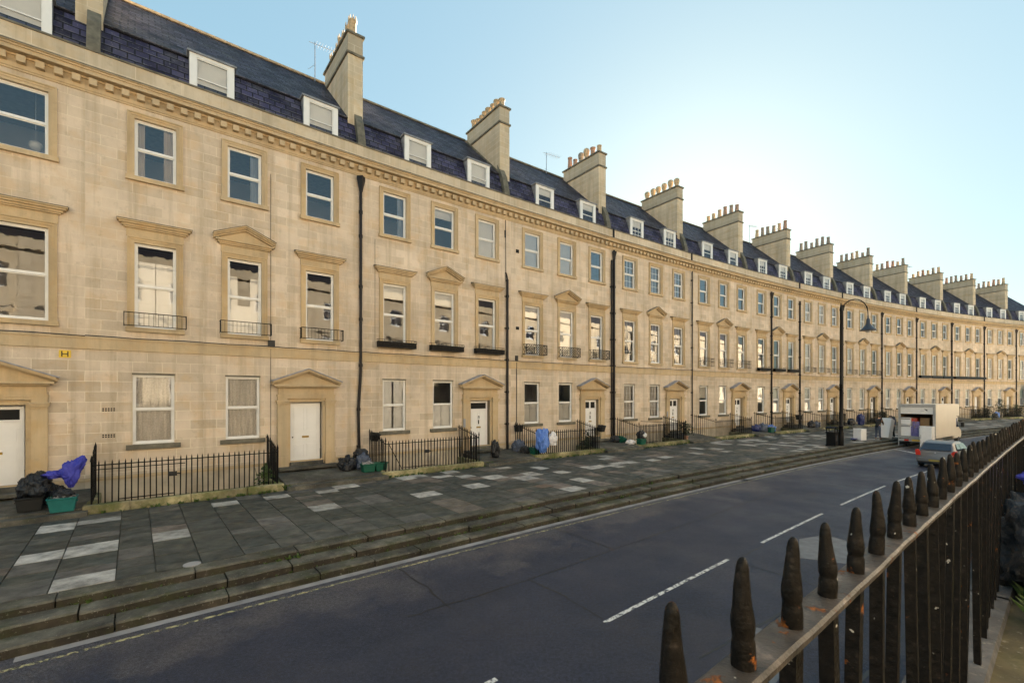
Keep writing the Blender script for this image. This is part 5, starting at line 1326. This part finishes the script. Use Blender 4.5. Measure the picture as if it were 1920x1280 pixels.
def make_car(loc, rot, paint, label):
    car = empty('parked_car' if False else 'hatchback_car', loc, rot, label, 'car')
    # x forward from the rear bumper, y left
    def sec(x, hw, z0, z1, rnd=.10, tum=.06):
        pts = []
        for sy in (1,-1):
            s_ = [(hw*.90,z0),(hw*.985,z0+.10),(hw,z0+(z1-z0)*.45),(hw*.99,z1-rnd),(hw*(1-tum),z1)]
            s_ = [(x, sy*a, z) for a, z in s_]; pts += s_ if sy == 1 else s_[::-1]
        return pts
    X = [(0,.74,.32,.60),(.03,.80,.27,.74),(.10,.83,.24,.93),(.30,.85,.20,.97),(.75,.86,.19,.97),(1.9,.865,.19,.95),(2.75,.86,.19,.93),(3.3,.85,.20,.86),(3.7,.80,.22,.76),(3.86,.72,.28,.64),(3.9,.62,.34,.56)]
    body = loft([sec(*x) for x in X], paint, 'body', car)
    G = [(.12,.72,.93,.96),(.30,.69,.93,1.14),(.52,.64,.93,1.36),(.80,.62,.93,1.43),(1.5,.62,.93,1.46),(2.1,.62,.93,1.42),(2.5,.66,.93,1.20),(2.98,.72,.90,.93)]
    def gsec(x, hw, z0, z1):
        wl = .78; return [(x, wl,z0),(x,hw+.03,max(z0+.001,z1-.10)),(x,hw-.06,z1),(x,-hw+.06,z1),(x,-hw-.03,max(z0+.001,z1-.10)),(x,-wl,z0)]
    loft([gsec(*g_) for g_ in G], paint, 'cabin', car)
    # glass
    b = MB(); b.face([(.135,-.64,1.00),(.135,.64,1.00),(.455,.55,1.335),(.455,-.55,1.335)][::-1]); b.mi = 0
    o = b.obj('rear_window', M['carglass'], car, (-.014,0,.012))
    for sy in (1,-1):
        y0, y1 = sy*.795, sy*.672
        b = MB()
        for xa, xb, xc, xd in ((.55,1.25,1.22,.72),(1.33,2.62,2.22,1.30)):
            f = [(xa,y0,.985),(xb,y0,.985),(xc,y1,1.345),(xd,y1,1.345)]; b.face(f if sy < 0 else f[::-1])
        b.obj('side_window', M['carglass'], car)
        b = MB(); f = [(.03,sy*.60,.70),(.015,sy*.815,.70),(.12,sy*.83,.95),(.10,sy*.70,.95),(.06,sy*.62,.86)]; 
        b.prism([(.60,.68),(.82,.68),(.84,.98),(.72,1.0),(.63,.86)] if sy > 0 else [(-.60,.68),(-.63,.86),(-.72,1.0),(-.84,.98),(-.82,.68)], -.20, .06)
        tl = b.obj('tail_light', bpy.data.materials['red_lens'], car, (0,0,0), (0,0,math.pi/2)); tl.location = (.055,0,0); tl.rotation_euler = (0,0,math.pi/2)
        b = MB(); b.box(2.45,2.60,sy*.98-.09,sy*.98+.09,.97,1.10); b.box(2.50,2.54,min(sy*.80,sy*.9),max(sy*.80,sy*.9),.98,1.02); b.obj('wing_mirror', paint, car, bevel=.02)
        b = MB(); b.box(1.28,1.29,sy*.868-.003,sy*.868+.003,.30,.95); b.box(2.35,2.36,sy*.866-.003,sy*.866+.003,.30,.93); b.box(1.42,1.58,sy*.875-.01,sy*.875+.01,.80,.83); b.obj('door_seams', M['black'], car)
    b = MB(); b.box(-.045,.10,-.76,.76,.30,.56); b.obj('bumper', paint, car, bevel=.03)
    b = MB(); b.box(-.052,-.044,-.70,.70,.33,.37); b.obj('bumper_strip', M['black'], car)
    b = MB(); b.box(-.056,-.046,-.26,.26,.385,.485); b.obj('number_plate', M['plate'], car)
    b = MB(); b.tube([(.028,0,.86),(.012,0,.86)], .035, 12); b.obj('badge', M['aerial'], car)
    for x in (.66, 3.15):
        for y in (-.74,.74): wheel(car, x, y, .30, .30, .19)
    return car
silver = simple('grey_metallic_paint', (.16,.16,.17), .3, .3); navy = simple('dark_blue_paint', (.012,.014,.06), .2, .2)
make_car(P3(27.0,14.85,0), rz(29)+.0, silver, 'grey hatchback driving up the road behind the removal van')
make_car(P3(53.5,15.2,0), rz(54)+math.pi*0, navy, 'dark blue car farther up the road, seen just over the railing')

# ------------------------------------------------------------ people
def skin_obj(name, m, nodes, edges, parent=None, sub=2, loc=(0,0,0)):
    me = bpy.data.meshes.new(name); me.from_pydata([n_[0] for n_ in nodes], edges, []); o = put(name, me, parent, loc); me.materials.append(m)
    sk = o.modifiers.new('skin', 'SKIN'); sk.use_smooth_shade = True
    for v, n_ in zip(me.skin_vertices[0].data, nodes): r = n_[1]; v.radius = (r, r) if not isinstance(r, tuple) else r
    me.skin_vertices[0].data[0].use_root = True
    sb = o.modifiers.new('sub', 'SUBSURF'); sb.levels = sub; sb.render_levels = sub
    return o
M['skin'] = simple('skin', (.45,.27,.19), .5); M['hair'] = simple('dark_hair', (.02,.015,.012), .6, bmp=.4); M['jacket'] = simple('black_jacket', (.015,.016,.020), .8, bmp=.3)
M['jeans'] = simple('blue_jeans', (.06,.08,.13), .85, var=.3, vscale=10); M['navy'] = simple('navy_sweatshirt', (.025,.04,.10), .85, bmp=.3); M['dtrous'] = simple('dark_trousers', (.018,.018,.022), .85); M['shoe'] = simple('brown_shoes', (.06,.04,.03), .6)
def person(loc, face, pose, label, top, leg):
    """face: heading angle of +x (front). pose: dict of joint positions in the person's frame"""
    r = empty('person', loc, face, label, 'person'); r.scale = (1.07,1.07,1.07); J = {k_: Vector(v) for k_, v in pose.items()}
    nodes = []; edges = []; ix = {}
    def add(k_, p, rad, par=None):
        ix[k_] = len(nodes); nodes.append((tuple(p), rad));
        if par is not None: edges.append((ix[par], ix[k_]))
    add('pel', J['pel'], (.13,.10)); add('waist', J['pel'].lerp(J['chest'],.4), (.125,.095), 'pel'); add('chest', J['chest'], (.155,.105), 'waist'); add('neck0', J['chest'].lerp(J['neck'],.75), (.10,.07), 'chest'); add('neck', J['neck'], .055, 'neck0'); add('nk2', J['neck'].lerp(J['head'],.4), .052, 'neck')
    hd = (J['head']-J['neck']).normalized(); fw = Vector((1,0,0)); fw = (fw-hd*fw.dot(hd)).normalized()
    add('jaw', J['head']-hd*.03+fw*.015, (.065,.07), 'nk2'); add('skull', J['head']+hd*.06, (.078,.085), 'jaw'); add('crown', J['head']+hd*.115, (.055,.06), 'skull')
    for s_ in ('l','r'):
        add('sh'+s_, J['sh'+s_], .060, 'neck0'); add('ua'+s_, J['sh'+s_].lerp(J['el'+s_],.5), .048, 'sh'+s_); add('el'+s_, J['el'+s_], .038, 'ua'+s_); add('fa'+s_, J['el'+s_].lerp(J['ha'+s_],.35), .038, 'el'+s_); add('wr'+s_, J['ha'+s_], .026, 'fa'+s_)
        d = (J['ha'+s_]-J['el'+s_]).normalized(); add('palm'+s_, J['ha'+s_]+d*.07, (.040,.018), 'wr'+s_)
        add('hip'+s_, J['hip'+s_], .095, 'pel'); add('th'+s_, J['hip'+s_].lerp(J['kn'+s_],.5), .078, 'hip'+s_); add('kn'+s_, J['kn'+s_], .055, 'th'+s_); add('cf'+s_, J['kn'+s_].lerp(J['an'+s_],.3), .055, 'kn'+s_); add('an'+s_, J['an'+s_], .036, 'cf'+s_); add('ft'+s_, J['an'+s_]+Vector((.13,0,-.05)), (.036,.03), 'an'+s_)
    body = skin_obj('body', M['skin'], nodes, edges, r)
    # fingers, each its own little chain rooted in the palm
    fn = []; fe = []
    for s_ in ('l','r'):
        d = (J['ha'+s_]-J['el'+s_]).normalized(); u = d.cross(Vector((0,0,1))); u = (u if u.length > .1 else Vector((0,1,0))).normalized(); w = d.cross(u).normalized()
        for k_ in range(4):
            o_ = (k_-1.5)*.019; ln = (.060,.070,.066,.052)[k_]; b0 = J['ha'+s_]+d*.075+u*o_; i0 = len(fn)
            fn += [(tuple(b0),.009),(tuple(b0+d*ln*.5+w*.006),.009),(tuple(b0+d*ln*.85+w*.024),.008),(tuple(b0+d*ln+w*.045),.006)]; fe += [(i0,i0+1),(i0+1,i0+2),(i0+2,i0+3)]
        b0 = J['ha'+s_]+d*.03-u*.03; i0 = len(fn); fn += [(tuple(b0),.011),(tuple(b0+d*.03-u*.022+w*.01),.010),(tuple(b0+d*.06-u*.028+w*.022),.008)]; fe += [(i0,i0+1),(i0+1,i0+2)]
    fo = skin_obj('fingers', M['skin'], fn, fe, r, 1)
    for q_ in range(0, len(fn)): pass
    fd = fo.data.skin_vertices[0].data; i0 = 0
    for hnd in range(2):
        for ln in (4,4,4,4,3): fd[i0].use_root = True; i0 += ln
    # nose, ears, eyes
    hc = J['head']+hd*.03; sd_ = hd.cross(fw); b = MB()
    b.tube([tuple(hc+fw*.082+hd*.015), tuple(hc+fw*.108-hd*.012), tuple(hc+fw*.085-hd*.022)],[.007,.013,.009],8)
    for k_ in (-1,1): b.tube([tuple(hc+sd_*k_*.078+hd*.02), tuple(hc+sd_*k_*.092+hd*.0-fw*.01), tuple(hc+sd_*k_*.080-hd*.03)],[.008,.014,.007],8)
    b.obj('nose_and_ears', M['skin'], r, smooth=True)
    b = MB()
    for k_ in (-1,1): b.tube([tuple(hc+sd_*k_*.032+fw*.076+hd*.018), tuple(hc+sd_*k_*.032+fw*.086+hd*.018)],[.011,.007],8)
    b.tube([tuple(hc-sd_*.022+fw*.080-hd*.05), tuple(hc+sd_*.022+fw*.080-hd*.05)], .004, 6); b.obj('eyes_and_mouth', M['hair'], r)
    # hair
    bm = bmesh.new(); bmesh.ops.create_icosphere(bm, subdivisions=3, radius=.102)
    for v in bm.verts: v.co *= 1+.08*noise.noise(v.co*40); v.co.z *= 1.05
    bmesh.ops.delete(bm, geom=[v for v in bm.verts if v.co.z < -.02 and v.co.x > -.03 or v.co.z < -.065 or (v.co.x > .065 and v.co.z < .045)], context='VERTS')
    hm = bpy.data.meshes.new('hair'); bm.to_mesh(hm); bm.free(); hm.materials.append(M['hair']); hm.polygons.foreach_set('use_smooth', [True]*len(hm.polygons))
    put('hair', hm, r, tuple(J['head']+hd*.062-fw*.008))
    g = .018
    jn = []; je = []; ji = {}
    def aj(k_, p, rad, par=None):
        ji[k_] = len(jn); jn.append((tuple(p), rad));
        if par: je.append((ji[par], ji[k_]))
    aj('hem', J['pel']+Vector((0,0,-.10)), (.185,.155)); aj('pel', J['pel']+Vector((0,0,.02)), (.175,.145), 'hem'); aj('w', J['pel'].lerp(J['chest'],.4), (.170,.14), 'pel'); aj('c', J['chest'], (.195,.145), 'w'); aj('n', J['chest'].lerp(J['neck'],.75), (.135,.105), 'c'); aj('col', J['neck']+Vector((0,0,.02)), .078, 'n')
    for s_ in ('l','r'): aj('sh'+s_, J['sh'+s_], .080, 'n'); aj('ua'+s_, J['sh'+s_].lerp(J['el'+s_],.5), .068, 'sh'+s_); aj('el'+s_, J['el'+s_], .056, 'ua'+s_); aj('fa'+s_, J['el'+s_].lerp(J['ha'+s_],.5), .052, 'el'+s_); aj('cu'+s_, J['el'+s_].lerp(J['ha'+s_],.93), .042, 'fa'+s_)
    skin_obj('jacket', top, jn, je, r)
    tn = []; te = []; ti = {}
    def at(k_, p, rad, par=None):
        ti[k_] = len(tn); tn.append((tuple(p), rad));
        if par: te.append((ti[par], ti[k_]))
    at('wst', J['pel']+Vector((0,0,.10)), (.145,.115)); at('pel', J['pel'], (.155,.125), 'wst')
    for s_ in ('l','r'): at('h'+s_, J['hip'+s_], .108, 'pel'); at('t'+s_, J['hip'+s_].lerp(J['kn'+s_],.5), .094, 'h'+s_); at('k'+s_, J['kn'+s_], .075, 't'+s_); at('c'+s_, J['kn'+s_].lerp(J['an'+s_],.5), .066, 'k'+s_); at('a'+s_, J['an'+s_]+Vector((0,0,.02)), .060, 'c'+s_)
    skin_obj('trousers', leg, tn, te, r)
    for s_ in ('l','r'):
        a = J['an'+s_]; skin_obj('shoe', M['shoe'], [((a.x-.05,a.y,a.z-.045),.046),((a.x+.05,a.y,a.z-.05),.042),((a.x+.15,a.y,a.z-.055),.040),((a.x+.20,a.y,a.z-.06),.028)], [(0,1),(1,2),(2,3)], r)
    return r
z0 = .09
stand = dict(pel=(0,0,.98), chest=(.06,0,1.30), neck=(.13,0,1.53), head=(.20,0,1.62), shl=(.10,.19,1.46), shr=(.10,-.19,1.46), ell=(.16,.26,1.20), elr=(.18,-.25,1.20), hal=(.38,.16,1.10), har=(.40,-.14,1.12),
  hipl=(0,.10,.93), hipr=(0,-.10,.93), knl=(.06,.12,.51), knr=(.02,-.12,.51), anl=(-.02,.13,z0), anr=(.06,-.13,z0))
stand2 = dict(stand); stand2.update(dict(pel=(-.05,0,.96), chest=(.03,0,1.28), neck=(.12,0,1.50), head=(.20,0,1.58), ell=(.16,.27,1.14), elr=(.16,-.27,1.14), hal=(.36,.30,1.02), har=(.36,-.30,1.02), anl=(-.14,.13,z0), anr=(.10,-.13,z0), knl=(.0,.12,.50)))
pA = Vector(P3(38.75,8.72,.47)); pB = Vector(P3(41.0,8.9,.47)); hd_ = math.atan2(pB.y-pA.y, pB.x-pA.x)
person(pA, hd_-.1, stand, 'person in a black jacket and blue jeans holding the left side of a white fridge', M['jacket'], M['jeans'])
person(pB, hd_+math.pi+.1, stand2, 'person in a navy top behind the tilted white fridge', M['navy'], M['dtrous'])
mid = pA.lerp(pB, .50)
cf = empty('carried_fridge', mid, hd_, 'white fridge freezer tilted on the pavement between two people', 'fridge')
cf.rotation_euler = (0, R(20), hd_)
b = MB(); b.box(-.28,.28,-.30,.30,.02,1.68); b.obj('cabinet', M['enamel'], cf, bevel=.015)
b = MB(); b.box(-.28,.28,-.345,-.303,.04,.62); b.box(-.28,.28,-.345,-.303,.635,1.67); b.obj('doors', M['enamel'], cf, bevel=.01)

# ------------------------------------------------------------ things on the raised pavement, right edge
def rail_pt(t, off, z): s_ = -7.95+t/.957; return P3(s_, DR+off, z)
bag(rail_pt(6.0,.38,PZ), (.95,.80,.86), 'bag_black', 80, 'large black bin bag against the near railing at the right edge', neck=True)
bag(rail_pt(6.7,.40,PZ+.02), (.6,.6,.9), 'bag_black', 81, 'black bin bag behind the foremost one at the right edge', neck=False)
bag(rail_pt(6.3,.42,PZ+.74), (.70,.6,.36), 'bag_blue', 82, 'blue bag on top of the black bags at the right edge', neck=False)
q = random.Random(4); b = MB()
for t_, o_, n_, h_ in ((5.1,.34,60,.20),(5.3,.5,60,.22),(5.0,.6,50,.2),(3.6,.75,30,.12),(5.6,.25,30,.16)):
    x, y, z = rail_pt(t_, o_, PZ); tuft(b, x, y, z, n_, h_, .13, q)
tag(b.obj('pavement_weeds', M['leaf']), kind='stuff', cat='weeds', label='weeds on the raised pavement')
for t_, o_, r_ in ((4.2,.45,.5),(3.7,.3,1.1)):
    x, y, z = rail_pt(t_, o_, PZ+.006); b = MB(); b.tube([(x,y,z),(x+.07*math.cos(r_),y+.07*math.sin(r_),z)], .006, 5); tag(b.obj('litter_stick', M['drape']), 'pale paper stick lying on the raised pavement, '+('farther one' if t_ > 4 else 'nearer one'), 'litter')
